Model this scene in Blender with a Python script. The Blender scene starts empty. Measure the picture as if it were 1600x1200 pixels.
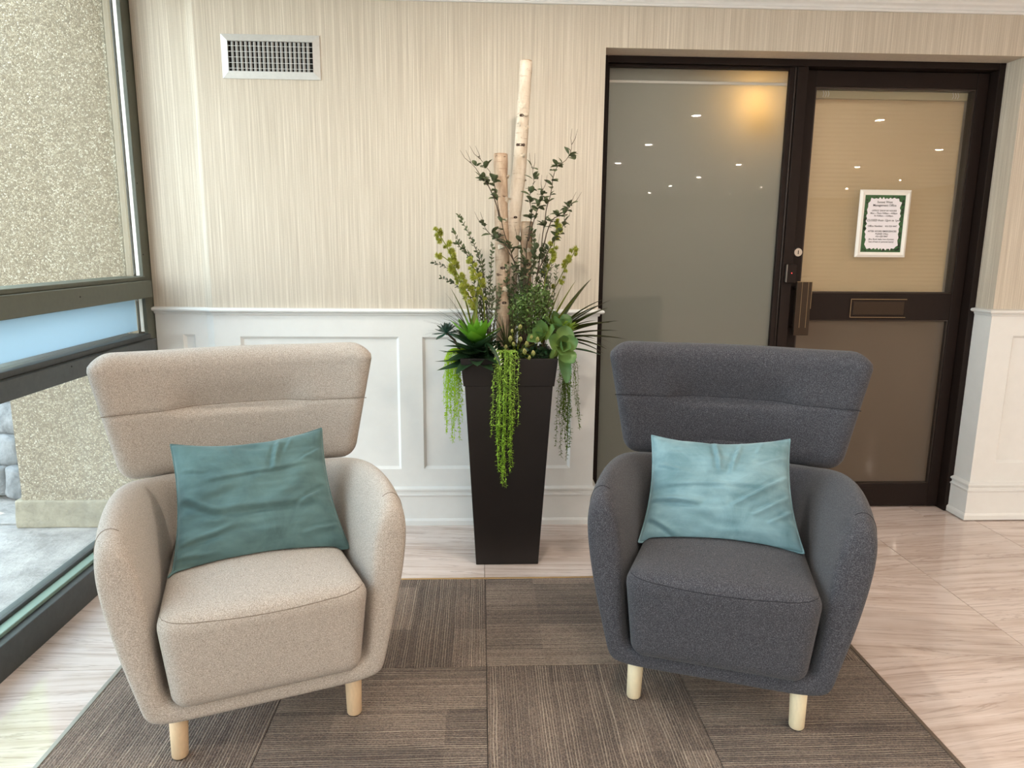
import bpy, math, random
from mathutils import Vector, Matrix, noise
random.seed(7)
PI = math.pi
scene = bpy.context.scene
COL = scene.collection

# ------------------------------------------------------------------ camera, world, sun, exposure
def setup_camera():
    f, yaw, pitch, roll = 1127.97, -0.0437, 0.1887, 0.0088
    fwd = Vector((-math.sin(yaw) * math.cos(pitch), math.cos(yaw) * math.cos(pitch), -math.sin(pitch)))
    right = Vector((math.cos(yaw), math.sin(yaw), 0))
    up = right.cross(fwd)
    r = math.cos(roll) * right + math.sin(roll) * up
    u = -math.sin(roll) * right + math.cos(roll) * up
    cd = bpy.data.cameras.new('camera'); cam = bpy.data.objects.new('camera', cd); COL.objects.link(cam)
    cd.sensor_fit = 'HORIZONTAL'; cd.sensor_width = 36.0; cd.lens = f / 1600 * 36.0; cd.clip_start = .02
    m = Matrix((r, u, -fwd)).transposed().to_4x4(); m.translation = Vector((0, -3.2614, 1.3))
    cam.matrix_world = m
    scene.camera = cam
setup_camera()

SKY_STRENGTH = 6.4
SUN_STRENGTH = 12.0
LAMP_POWER = 11.5
EXPOSURE = 0.02
w = bpy.data.worlds.new('sky'); scene.world = w; w.use_nodes = True
nt = w.node_tree; nt.nodes.clear()
o_ = nt.nodes.new('ShaderNodeOutputWorld'); b_ = nt.nodes.new('ShaderNodeBackground'); b_.inputs['Strength'].default_value = SKY_STRENGTH
tc = nt.nodes.new('ShaderNodeTexCoord'); sx = nt.nodes.new('ShaderNodeSeparateXYZ'); cr = nt.nodes.new('ShaderNodeValToRGB')
nt.links.new(tc.outputs['Generated'], sx.inputs[0]); nt.links.new(sx.outputs['Z'], cr.inputs[0]); nt.links.new(cr.outputs[0], b_.inputs['Color']); nt.links.new(b_.outputs[0], o_.inputs[0])
cr.color_ramp.elements[0].position = 0.0; cr.color_ramp.elements[0].color = (.97, .985, 1.0, 1)
cr.color_ramp.elements[1].position = 0.8; cr.color_ramp.elements[1].color = (.62, .80, 1.0, 1)
sd = bpy.data.lights.new('sun', 'SUN'); sd.energy = SUN_STRENGTH; sd.angle = .01; sd.color = (1, .95, .85)
sun = bpy.data.objects.new('sun', sd); COL.objects.link(sun)
sun.rotation_euler = Vector((-.35, -.45, -.82)).to_track_quat('-Z', 'Y').to_euler(); sun.location = (3, 4, 8)
vs = scene.view_settings
vs.view_transform = 'Standard'; vs.look = 'None'; vs.gamma = 1.0; vs.exposure = EXPOSURE; vs.use_curve_mapping = False
try:
    scene.cycles.use_denoising = True
    scene.cycles.max_bounces = 10; scene.cycles.transparent_max_bounces = 16
    scene.cycles.sample_clamp_indirect = 8.0
except Exception: pass

# ------------------------------------------------------------------ helpers
def srgb(r, g, b):
    def c(v):
        v /= 255.0
        return v / 12.92 if v <= .04045 else ((v + .055) / 1.055) ** 2.4
    return (c(r), c(g), c(b), 1.0)

class MB:
    def __init__(s): s.v = []; s.f = []
    def quad_grid(s, rows, closed_u=False, closed_v=False):
        b = len(s.v); n = len(rows); m = len(rows[0])
        for r in rows: s.v.extend([tuple(p) for p in r])
        for i in range(n if closed_v else n - 1):
            for j in range(m if closed_u else m - 1):
                i2 = (i + 1) % n; j2 = (j + 1) % m
                s.f.append((b + i * m + j, b + i * m + j2, b + i2 * m + j2, b + i2 * m + j))
        return b
    def poly(s, pts):
        b = len(s.v); s.v.extend([tuple(p) for p in pts]); s.f.append(tuple(range(b, b + len(pts))))
    def box(s, x0, x1, y0, y1, z0, z1):
        b = len(s.v)
        s.v += [(x0, y0, z0), (x1, y0, z0), (x1, y1, z0), (x0, y1, z0), (x0, y0, z1), (x1, y0, z1), (x1, y1, z1), (x0, y1, z1)]
        for q in ((0, 3, 2, 1), (4, 5, 6, 7), (0, 1, 5, 4), (1, 2, 6, 5), (2, 3, 7, 6), (3, 0, 4, 7)):
            s.f.append(tuple(b + i for i in q))
    def tube(s, pts, radii, n=6, caps=True):
        pts = [Vector(p) for p in pts]
        if not hasattr(radii, '__len__'): radii = [radii] * len(pts)
        rows = []; ref = None
        for i, p in enumerate(pts):
            d = (pts[min(i + 1, len(pts) - 1)] - pts[max(i - 1, 0)]).normalized()
            if ref is None: ref = Vector((1, 0, 0)) if abs(d.x) < .8 else Vector((0, 1, 0))
            a = (ref - d * ref.dot(d)).normalized(); bb = d.cross(a); ref = a
            rows.append([p + (a * math.cos(2 * PI * k / n) + bb * math.sin(2 * PI * k / n)) * radii[i] for k in range(n)])
        b = s.quad_grid(rows, closed_u=True)
        if caps:
            s.f.append(tuple(b + k for k in range(n))[::-1])
            e = b + (len(pts) - 1) * n
            s.f.append(tuple(e + k for k in range(n)))
    def add(s, other, mat=None):
        b = len(s.v)
        s.v += [tuple(mat @ Vector(p)) for p in other.v] if mat else list(other.v)
        s.f += [tuple(b + i for i in q) for q in other.f]
    def mesh(s, name, mat=None, smooth=False):
        me = bpy.data.meshes.new(name); me.from_pydata([tuple(p) for p in s.v], [], s.f); me.update()
        if mat: me.materials.append(mat)
        if smooth: me.polygons.foreach_set('use_smooth', [True] * len(me.polygons))
        return me
    def build(s, name, mat=None, parent=None, smooth=False, bevel=0, subsurf=0, seg=2):
        o = bpy.data.objects.new(name, s.mesh(name, mat, smooth)); COL.objects.link(o)
        if parent is not None: o.parent = parent
        if subsurf:
            md = o.modifiers.new('subsurf', 'SUBSURF'); md.levels = subsurf; md.render_levels = subsurf
        if bevel:
            md = o.modifiers.new('bevel', 'BEVEL'); md.width = bevel; md.segments = seg; md.limit_method = 'ANGLE'; md.angle_limit = .6
        return o

def link_mesh(name, me, parent=None, mw=None):
    o = bpy.data.objects.new(name, me); COL.objects.link(o)
    if parent is not None: o.parent = parent
    if mw is not None: o.matrix_local = mw
    return o
def tag(o, label=None, cat=None, group=None, kind=None):
    if label: o['label'] = label
    if cat: o['category'] = cat
    if group: o['group'] = group
    if kind: o['kind'] = kind
    return o
def thing(name, label, cat, loc=(0, 0, 0), rz=0, group=None):
    o = bpy.data.objects.new(name, None); COL.objects.link(o); o.location = loc; o.rotation_euler = (0, 0, rz)
    o.empty_display_size = .1
    return tag(o, label, cat, group)
def struct(name):
    o = bpy.data.objects.new(name, None); COL.objects.link(o); return tag(o, kind='structure')
def bx(name, m, dims, parent=None, bevel=0):
    b = MB(); b.box(*dims); return b.build(name, m, parent, bevel=bevel)

def rbox(hx, hy, hz, r, n=16):
    """rounded box centred at 0, as dense grids over the six faces (welded by construction order not needed)"""
    b = MB(); h = Vector((hx, hy, hz)); idx = {}
    def pt(p):
        q = Vector(p); c = Vector([max(-(h[i] - r), min(h[i] - r, q[i])) for i in range(3)])
        d = q - c
        return c + d.normalized() * r if d.length > 1e-9 else q
    def key(p):
        k = (round(p[0], 6), round(p[1], 6), round(p[2], 6))
        if k not in idx: idx[k] = len(b.v); b.v.append(k)
        return idx[k]
    def samples(hh, nn):
        # finer spacing inside the rounded rims
        k = 5; rim = [-hh + r * (1 - math.cos(PI / 2 * i / k)) * 1.0 for i in range(k)]
        mid = [-hh + r + (2 * (hh - r)) * i / nn for i in range(nn + 1)]
        return rim + mid + [-x for x in reversed(rim)]
    sx, sy, sz = samples(hx, n), samples(hy, max(2, n // 2)), samples(hz, n)
    def face(A, B, f):
        g = [[key(pt(f(a, c))) for a in A] for c in B]
        for i in range(len(B) - 1):
            for j in range(len(A) - 1):
                q = [g[i][j], g[i][j + 1], g[i + 1][j + 1], g[i + 1][j]]
                q2 = []
                for t in q:
                    if t not in q2: q2.append(t)
                if len(q2) > 2: b.f.append(tuple(q2))
    face(sx, sz, lambda a, c: (a, -hy, c)); face(sx[::-1], sz, lambda a, c: (a, hy, c))
    face(sy[::-1], sz, lambda a, c: (-hx, a, c)); face(sy, sz, lambda a, c: (hx, a, c))
    face(sx, sy, lambda a, c: (a, c, hz)); face(sx[::-1], sy, lambda a, c: (a, c, -hz))
    return b
def deform(b, fn): b.v = [tuple(fn(Vector(p))) for p in b.v]; return b

def sweep(profile, path, closed=False):
    """profile: (out, z) points; path: xy points, walls face to the right of the path's direction turned towards the room (out = -normal)"""
    b = MB(); P = [Vector((p[0], p[1])) for p in path]; rows = []
    for i, p in enumerate(P):
        ns = []
        if i > 0: d = (P[i] - P[i - 1]).normalized(); ns.append(Vector((d.y, -d.x)))
        if i < len(P) - 1: d = (P[i + 1] - P[i]).normalized(); ns.append(Vector((d.y, -d.x)))
        n = sum(ns, Vector((0, 0))).normalized(); n = n / max(.3, n.dot(ns[0]))
        rows.append([(p.x + n.x * o, p.y + n.y * o, z) for o, z in profile])
    b.quad_grid(rows)
    m = len(profile)
    b.f.append(tuple(range(m))); e = (len(P) - 1) * m; b.f.append(tuple(e + k for k in range(m))[::-1])
    return b

# ------------------------------------------------------------------ materials
class NT:
    def __init__(s, name):
        s.m = bpy.data.materials.new(name); s.m.use_nodes = True; s.t = s.m.node_tree; s.t.nodes.clear()
        s.out = s.n('ShaderNodeOutputMaterial')
    def n(s, t, **kw):
        x = s.t.nodes.new(t)
        for k, v in kw.items(): setattr(x, k, v)
        return x
    def l(s, a, b): s.t.links.new(a, b)
    def val(s, sock, v):
        if hasattr(v, 'is_output') or isinstance(v, bpy.types.NodeSocket): s.l(v, sock)
        else: sock.default_value = v
    def math(s, op, a, b=0.0, c=None):
        x = s.n('ShaderNodeMath', operation=op); s.val(x.inputs[0], a); s.val(x.inputs[1], b)
        if c is not None: s.val(x.inputs[2], c)
        return x.outputs[0]
    def coord(s, which='Object'): return s.n('ShaderNodeTexCoord').outputs[which]
    def mapping(s, vec, scale=(1, 1, 1), loc=(0, 0, 0), rot=(0, 0, 0)):
        x = s.n('ShaderNodeMapping'); s.l(vec, x.inputs[0]); s.val(x.inputs['Scale'], scale); s.val(x.inputs['Location'], loc); s.val(x.inputs['Rotation'], rot); return x.outputs[0]
    def noise(s, vec, scale, detail=2, rough=.5, dist=0):
        x = s.n('ShaderNodeTexNoise'); s.l(vec, x.inputs['Vector']); x.inputs['Scale'].default_value = scale; x.inputs['Detail'].default_value = detail
        x.inputs['Roughness'].default_value = rough; x.inputs['Distortion'].default_value = dist; return x.outputs['Fac']
    def ramp(s, fac, stops):
        x = s.n('ShaderNodeValToRGB'); s.l(fac, x.inputs[0]); e = x.color_ramp.elements
        while len(e) < len(stops): e.new(.5)
        for i, (p, c) in enumerate(stops): e[i].position = p; e[i].color = c
        return x.outputs[0]
    def mix(s, fac, a, b, mode='MIX'):
        x = s.n('ShaderNodeMix', data_type='RGBA', blend_type=mode); s.val(x.inputs[0], fac); s.val(x.inputs[6], a); s.val(x.inputs[7], b); return x.outputs[2]
    def bump(s, h, strength=.3, dist=.002):
        x = s.n('ShaderNodeBump'); s.l(h, x.inputs['Height']); x.inputs['Strength'].default_value = strength; x.inputs['Distance'].default_value = dist; return x.outputs[0]
    def bsdf(s, color, rough=.5, normal=None, **kw):
        x = s.n('ShaderNodeBsdfPrincipled'); s.val(x.inputs['Base Color'], color); s.val(x.inputs['Roughness'], rough)
        if normal is not None: s.l(normal, x.inputs['Normal'])
        for k, v in kw.items(): s.val(x.inputs[k.replace('_', ' ')], v)
        s.l(x.outputs[0], s.out.inputs[0]); return x
def flat(name, col, rough=.5, **kw):
    t = NT(name); t.bsdf(col, rough, **kw); return t.m
def grained(name, col, rough=.5, scale=60, amt=.12, bump=.1, stretch=(1, 1, 1), **kw):
    t = NT(name); v = t.mapping(t.coord(), stretch); f = t.noise(v, scale, 4, .6)
    c2 = tuple(min(1, c * (1 + amt)) for c in col[:3]) + (1,); c1 = tuple(c * (1 - amt) for c in col[:3]) + (1,)
    t.bsdf(t.ramp(f, [(.3, c1), (.7, c2)]), rough, t.bump(f, bump, .002), **kw); return t.m

def mat_wallpaper():
    t = NT('wallpaper'); v = t.coord()
    a = t.noise(t.mapping(v, (300, 300, 2.6)), 1, 3, .65)
    b = t.noise(t.mapping(v, (110, 110, .6)), 1, 2, .5)
    c = t.noise(t.mapping(v, (90, 90, 220)), 1, 2, .5)
    big = t.noise(t.mapping(v, (9, 9, .15)), 1, 2, .5)
    s = t.math('ADD', t.math('MULTIPLY', a, .6), t.math('ADD', t.math('MULTIPLY', b, .3), t.math('ADD', t.math('MULTIPLY', c, .06), t.math('MULTIPLY', big, .04))))
    col = t.ramp(s, [(.34, srgb(178, 166, 150)), (.5, srgb(198, 187, 171)), (.60, srgb(215, 205, 190)), (.70, srgb(231, 222, 208))])
    t.bsdf(col, .7, t.bump(a, .25, .001)); return t.m
def mat_carpet():
    t = NT('carpet_pile'); v = t.coord(); oi = t.n('ShaderNodeObjectInfo').outputs['Random']
    sx = t.n('ShaderNodeSeparateXYZ'); t.l(v, sx.inputs[0])
    off = t.math('MULTIPLY', oi, 37.0)
    wob = t.math('MULTIPLY', t.noise(t.mapping(v, (4, 30, 1)), 1, 1), .012)
    yy = t.math('MULTIPLY', t.math('ADD', sx.outputs['Y'], wob), 128.0)
    fr = t.math('FRACT', yy); cell = t.math('FLOOR', yy)
    line = t.math('SUBTRACT', 1.0, t.math('MULTIPLY', t.math('ABSOLUTE', t.math('SUBTRACT', fr, .5)), 4.4))
    line = t.math('MAXIMUM', line, 0.0)
    cv = t.n('ShaderNodeCombineXYZ'); t.l(t.math('MULTIPLY', sx.outputs['X'], 46.0), cv.inputs[0]); t.l(t.math('ADD', t.math('MULTIPLY', cell, 3.7), off), cv.inputs[1])
    dash = t.noise(cv.outputs[0], 1.0, 2, .6)
    cv2 = t.n('ShaderNodeCombineXYZ'); t.l(t.math('ADD', t.math('MULTIPLY', cell, .71), off), cv2.inputs[0]); t.l(off, cv2.inputs[1])
    wn = t.n('ShaderNodeTexWhiteNoise'); t.l(cv2.outputs[0], wn.inputs['Vector'])
    k = t.math('MULTIPLY', line, t.math('MULTIPLY', t.math('POWER', wn.outputs[0], .8), t.math('MULTIPLY', dash, 1.75)))
    cv3 = t.n('ShaderNodeCombineXYZ'); t.l(t.math('ADD', t.math('MULTIPLY', sx.outputs['X'], 3.2), off), cv3.inputs[0]); t.l(t.math('ADD', t.math('MULTIPLY', sx.outputs['Y'], 6.5), off), cv3.inputs[1])
    fl = t.n('ShaderNodeVectorMath', operation='FLOOR'); t.l(cv3.outputs[0], fl.inputs[0])
    w2 = t.n('ShaderNodeTexWhiteNoise'); t.l(fl.outputs[0], w2.inputs['Vector'])
    soft = t.noise(cv3.outputs[0], 1.0, 3, .6)
    patch = t.math('ADD', t.math('MULTIPLY', w2.outputs[0], .38), t.math('MULTIPLY', soft, .68))
    fuzz = t.noise(t.mapping(v, (.7, 1.2, 1)), 260, 4, .75)
    base = t.ramp(t.math('ADD', t.math('MULTIPLY', fuzz, .85), t.math('MULTIPLY', patch, .3)), [(.38, srgb(40, 31, 27)), (.55, srgb(88, 72, 63)), (.72, srgb(150, 130, 116))])
    kk = t.math('MULTIPLY', k, t.math('ADD', .35, t.math('MULTIPLY', patch, .75)))
    col = t.mix(t.math('MINIMUM', kk, 1.0), base, srgb(222, 205, 182))
    h = t.math('ADD', line, t.math('MULTIPLY', fuzz, 1.0))
    t.bsdf(col, .95, t.bump(h, .8, .003), Sheen_Weight=.12); return t.m
def mat_tile():
    t = NT('veined_stone_tile'); v = t.coord(); oi = t.n('ShaderNodeObjectInfo').outputs['Random']
    cv = t.n('ShaderNodeCombineXYZ'); t.l(t.math('MULTIPLY', oi, 50), cv.inputs[0]); t.l(t.math('MULTIPLY', oi, 91), cv.inputs[1])
    va = t.n('ShaderNodeVectorMath', operation='ADD'); t.l(v, va.inputs[0]); t.l(cv.outputs[0], va.inputs[1])
    rotv = t.n('ShaderNodeCombineXYZ'); t.l(t.math('MULTIPLY', t.math('SUBTRACT', oi, .5), .35), rotv.inputs[2])
    vm = t.mapping(va.outputs[0], (1, 1, 1), rot=rotv.outputs[0])
    a = t.noise(t.mapping(vm, (1.1, 24, 1)), 1, 7, .66, .35)
    b = t.noise(t.mapping(vm, (3, 90, 1)), 1, 4, .6, .3)
    c = t.noise(vm, 5, 5, .6)
    s = t.math('ADD', t.math('MULTIPLY', a, .62), t.math('ADD', t.math('MULTIPLY', b, .2), t.math('MULTIPLY', c, .18)))
    ln = t.noise(t.mapping(vm, (1.3, 15, 1)), 1, 5, .6, .8); ln = t.math('ABSOLUTE', t.math('SUBTRACT', ln, .5))
    col = t.ramp(s, [(.34, srgb(172, 152, 142)), (.43, srgb(202, 183, 172)), (.52, srgb(218, 202, 194)), (.66, srgb(230, 217, 211))])
    col = t.mix(t.ramp(ln, [(.0, (.36, .36, .36, 1)), (.022, (0, 0, 0, 1))]), col, srgb(140, 112, 96))
    t.bsdf(col, t.math('ADD', .05, t.math('MULTIPLY', c, .05)), None, Specular_IOR_Level=.5); return t.m
def mat_fabric(name, dark, mid, light, scale=420):
    t = NT(name); v = t.coord()
    f = t.noise(v, scale, 3, .75); g = t.noise(v, 6, 3, .5); wv = t.noise(t.mapping(v, (1, 1, 1.0)), 900, 1)
    col = t.ramp(f, [(.32, dark), (.5, mid), (.68, light)])
    col = t.mix(t.math('MULTIPLY', g, .12), col, mid)
    t.bsdf(col, .95, t.bump(t.math('ADD', f, wv), .35, .0015), Sheen_Weight=.1, Sheen_Roughness=.5); return t.m
def mat_velvet(name, a, b):
    t = NT(name); v = t.coord(); f = t.noise(t.mapping(v, (1, 1, 1)), 9, 5, .62, .6); g = t.noise(t.mapping(v, (8, 20, 60)), 1, 3, .6)
    col = t.ramp(t.math('ADD', t.math('MULTIPLY', f, .8), t.math('MULTIPLY', g, .2)), [(.28, a), (.74, b)])
    t.bsdf(col, .85, t.bump(g, .12, .002), Sheen_Weight=.45, Sheen_Roughness=.35, Sheen_Tint=srgb(205, 222, 225)); return t.m
def mat_pebble():
    t = NT('pebbledash'); v = t.coord()
    vo = t.n('ShaderNodeTexVoronoi'); t.l(v, vo.inputs['Vector']); vo.inputs['Scale'].default_value = 150
    vo2 = t.n('ShaderNodeTexVoronoi', feature='DISTANCE_TO_EDGE'); t.l(v, vo2.inputs['Vector']); vo2.inputs['Scale'].default_value = 150
    sp = t.n('ShaderNodeSeparateXYZ'); t.l(vo.outputs['Color'], sp.inputs[0])
    st = t.ramp(sp.outputs[0], [(.0, srgb(114, 98, 78)), (.4, srgb(150, 134, 110)), (.75, srgb(178, 162, 136)), (1.0, srgb(206, 194, 174))])
    edge = t.ramp(vo2.outputs['Distance'], [(.0, (0, 0, 0, 1)), (.16, (1, 1, 1, 1))])
    big = t.noise(v, 3, 3); st = t.mix(t.math('MULTIPLY', big, .3), st, srgb(160, 148, 130))
    col = t.mix(edge, srgb(112, 98, 78), st)
    t.bsdf(col, .8, t.bump(t.math('MINIMUM', vo2.outputs['Distance'], .3), .8, .006)); return t.m
def mat_stone(name, c1, c2, scale=5):
    t = NT(name); v = t.coord(); oi = t.n('ShaderNodeObjectInfo').outputs['Random']
    f = t.noise(v, scale, 8, .65, .4); g = t.noise(v, scale * 9, 4, .7)
    col = t.ramp(t.math('ADD', t.math('MULTIPLY', f, .75), t.math('MULTIPLY', g, .25)), [(.36, c1), (.62, c2)])
    col = t.mix(t.math('MULTIPLY', oi, .35), col, c2)
    t.bsdf(col, .75, t.bump(t.math('ADD', f, g), .5, .012)); return t.m
def mat_glass(name='clear_glass', tint=(.95, .985, .965, 1)):
    t = NT(name); tr = t.n('ShaderNodeBsdfTransparent'); tr.inputs[0].default_value = tint
    gl = t.n('ShaderNodeBsdfGlossy'); gl.inputs['Roughness'].default_value = .0
    lw = t.n('ShaderNodeLayerWeight'); fr = t.math('ADD', .04, t.math('MULTIPLY', t.math('POWER', lw.outputs['Facing'], 5.0), .9))
    mx = t.n('ShaderNodeMixShader'); t.l(fr, mx.inputs[0]); t.l(tr.outputs[0], mx.inputs[1]); t.l(gl.outputs[0], mx.inputs[2]); t.l(mx.outputs[0], t.out.inputs[0]); return t.m
def mat_frost(name, col, trans, tw=.5, refl=1.0):
    t = NT(name); d = t.n('ShaderNodeBsdfDiffuse'); d.inputs[0].default_value = col
    tl = t.n('ShaderNodeBsdfTranslucent'); tl.inputs[0].default_value = trans
    m1 = t.n('ShaderNodeMixShader'); m1.inputs[0].default_value = tw; t.l(d.outputs[0], m1.inputs[1]); t.l(tl.outputs[0], m1.inputs[2])
    gl = t.n('ShaderNodeBsdfGlossy'); gl.inputs['Roughness'].default_value = .0
    lw = t.n('ShaderNodeLayerWeight'); fr = t.math('ADD', .045, t.math('MULTIPLY', t.math('POWER', lw.outputs['Facing'], 5.0), .9))
    m2 = t.n('ShaderNodeMixShader'); t.l(t.math('MULTIPLY', fr, refl), m2.inputs[0]); t.l(m1.outputs[0], m2.inputs[1]); t.l(gl.outputs[0], m2.inputs[2]); t.l(m2.outputs[0], t.out.inputs[0]); return t.m
def mat_leaf(name, c_base, c_tip, rough=.45, trans=.25, axis='X', lo=0., hi=.15, vary=.3):
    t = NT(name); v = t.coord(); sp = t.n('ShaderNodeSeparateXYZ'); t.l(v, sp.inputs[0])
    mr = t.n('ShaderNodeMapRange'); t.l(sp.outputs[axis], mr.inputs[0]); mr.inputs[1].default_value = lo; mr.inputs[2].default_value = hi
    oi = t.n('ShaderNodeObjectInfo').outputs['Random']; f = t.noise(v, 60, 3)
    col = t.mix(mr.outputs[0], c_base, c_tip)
    col = t.mix(t.math('MULTIPLY', t.math('ADD', t.math('MULTIPLY', f, .6), t.math('MULTIPLY', oi, .6)), vary), col, tuple(c * .35 for c in c_base[:3]) + (1,))
    p = t.bsdf(col, rough)
    tl = t.n('ShaderNodeBsdfTranslucent'); t.l(col, tl.inputs[0]); mx = t.n('ShaderNodeMixShader'); mx.inputs[0].default_value = trans
    t.l(p.outputs[0], mx.inputs[1]); t.l(tl.outputs[0], mx.inputs[2]); t.l(mx.outputs[0], t.out.inputs[0]); return t.m
def mat_birch(name, c1, c2, dark):
    t = NT(name); v = t.coord()
    f = t.noise(t.mapping(v, (30, 30, 9)), 1, 5, .65); g = t.noise(t.mapping(v, (14, 14, 160)), 1, 3, .6); k = t.noise(t.mapping(v, (20, 20, 45)), 1, 3, .6)
    col = t.ramp(f, [(.35, c1), (.65, c2)])
    col = t.mix(t.ramp(g, [(.60, (0, 0, 0, 1)), (.70, (.6, .6, .6, 1))]), col, srgb(140, 110, 86))
    col = t.mix(t.ramp(k, [(.66, (0, 0, 0, 1)), (.72, (1, 1, 1, 1))]), col, dark)
    t.bsdf(col, .75, t.bump(t.math('ADD', f, g), .5, .004)); return t.m
def emit(name, col, s):
    t = NT(name); e = t.n('ShaderNodeEmission'); e.inputs[0].default_value = col; e.inputs[1].default_value = s; t.l(e.outputs[0], t.out.inputs[0]); return t.m

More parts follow.
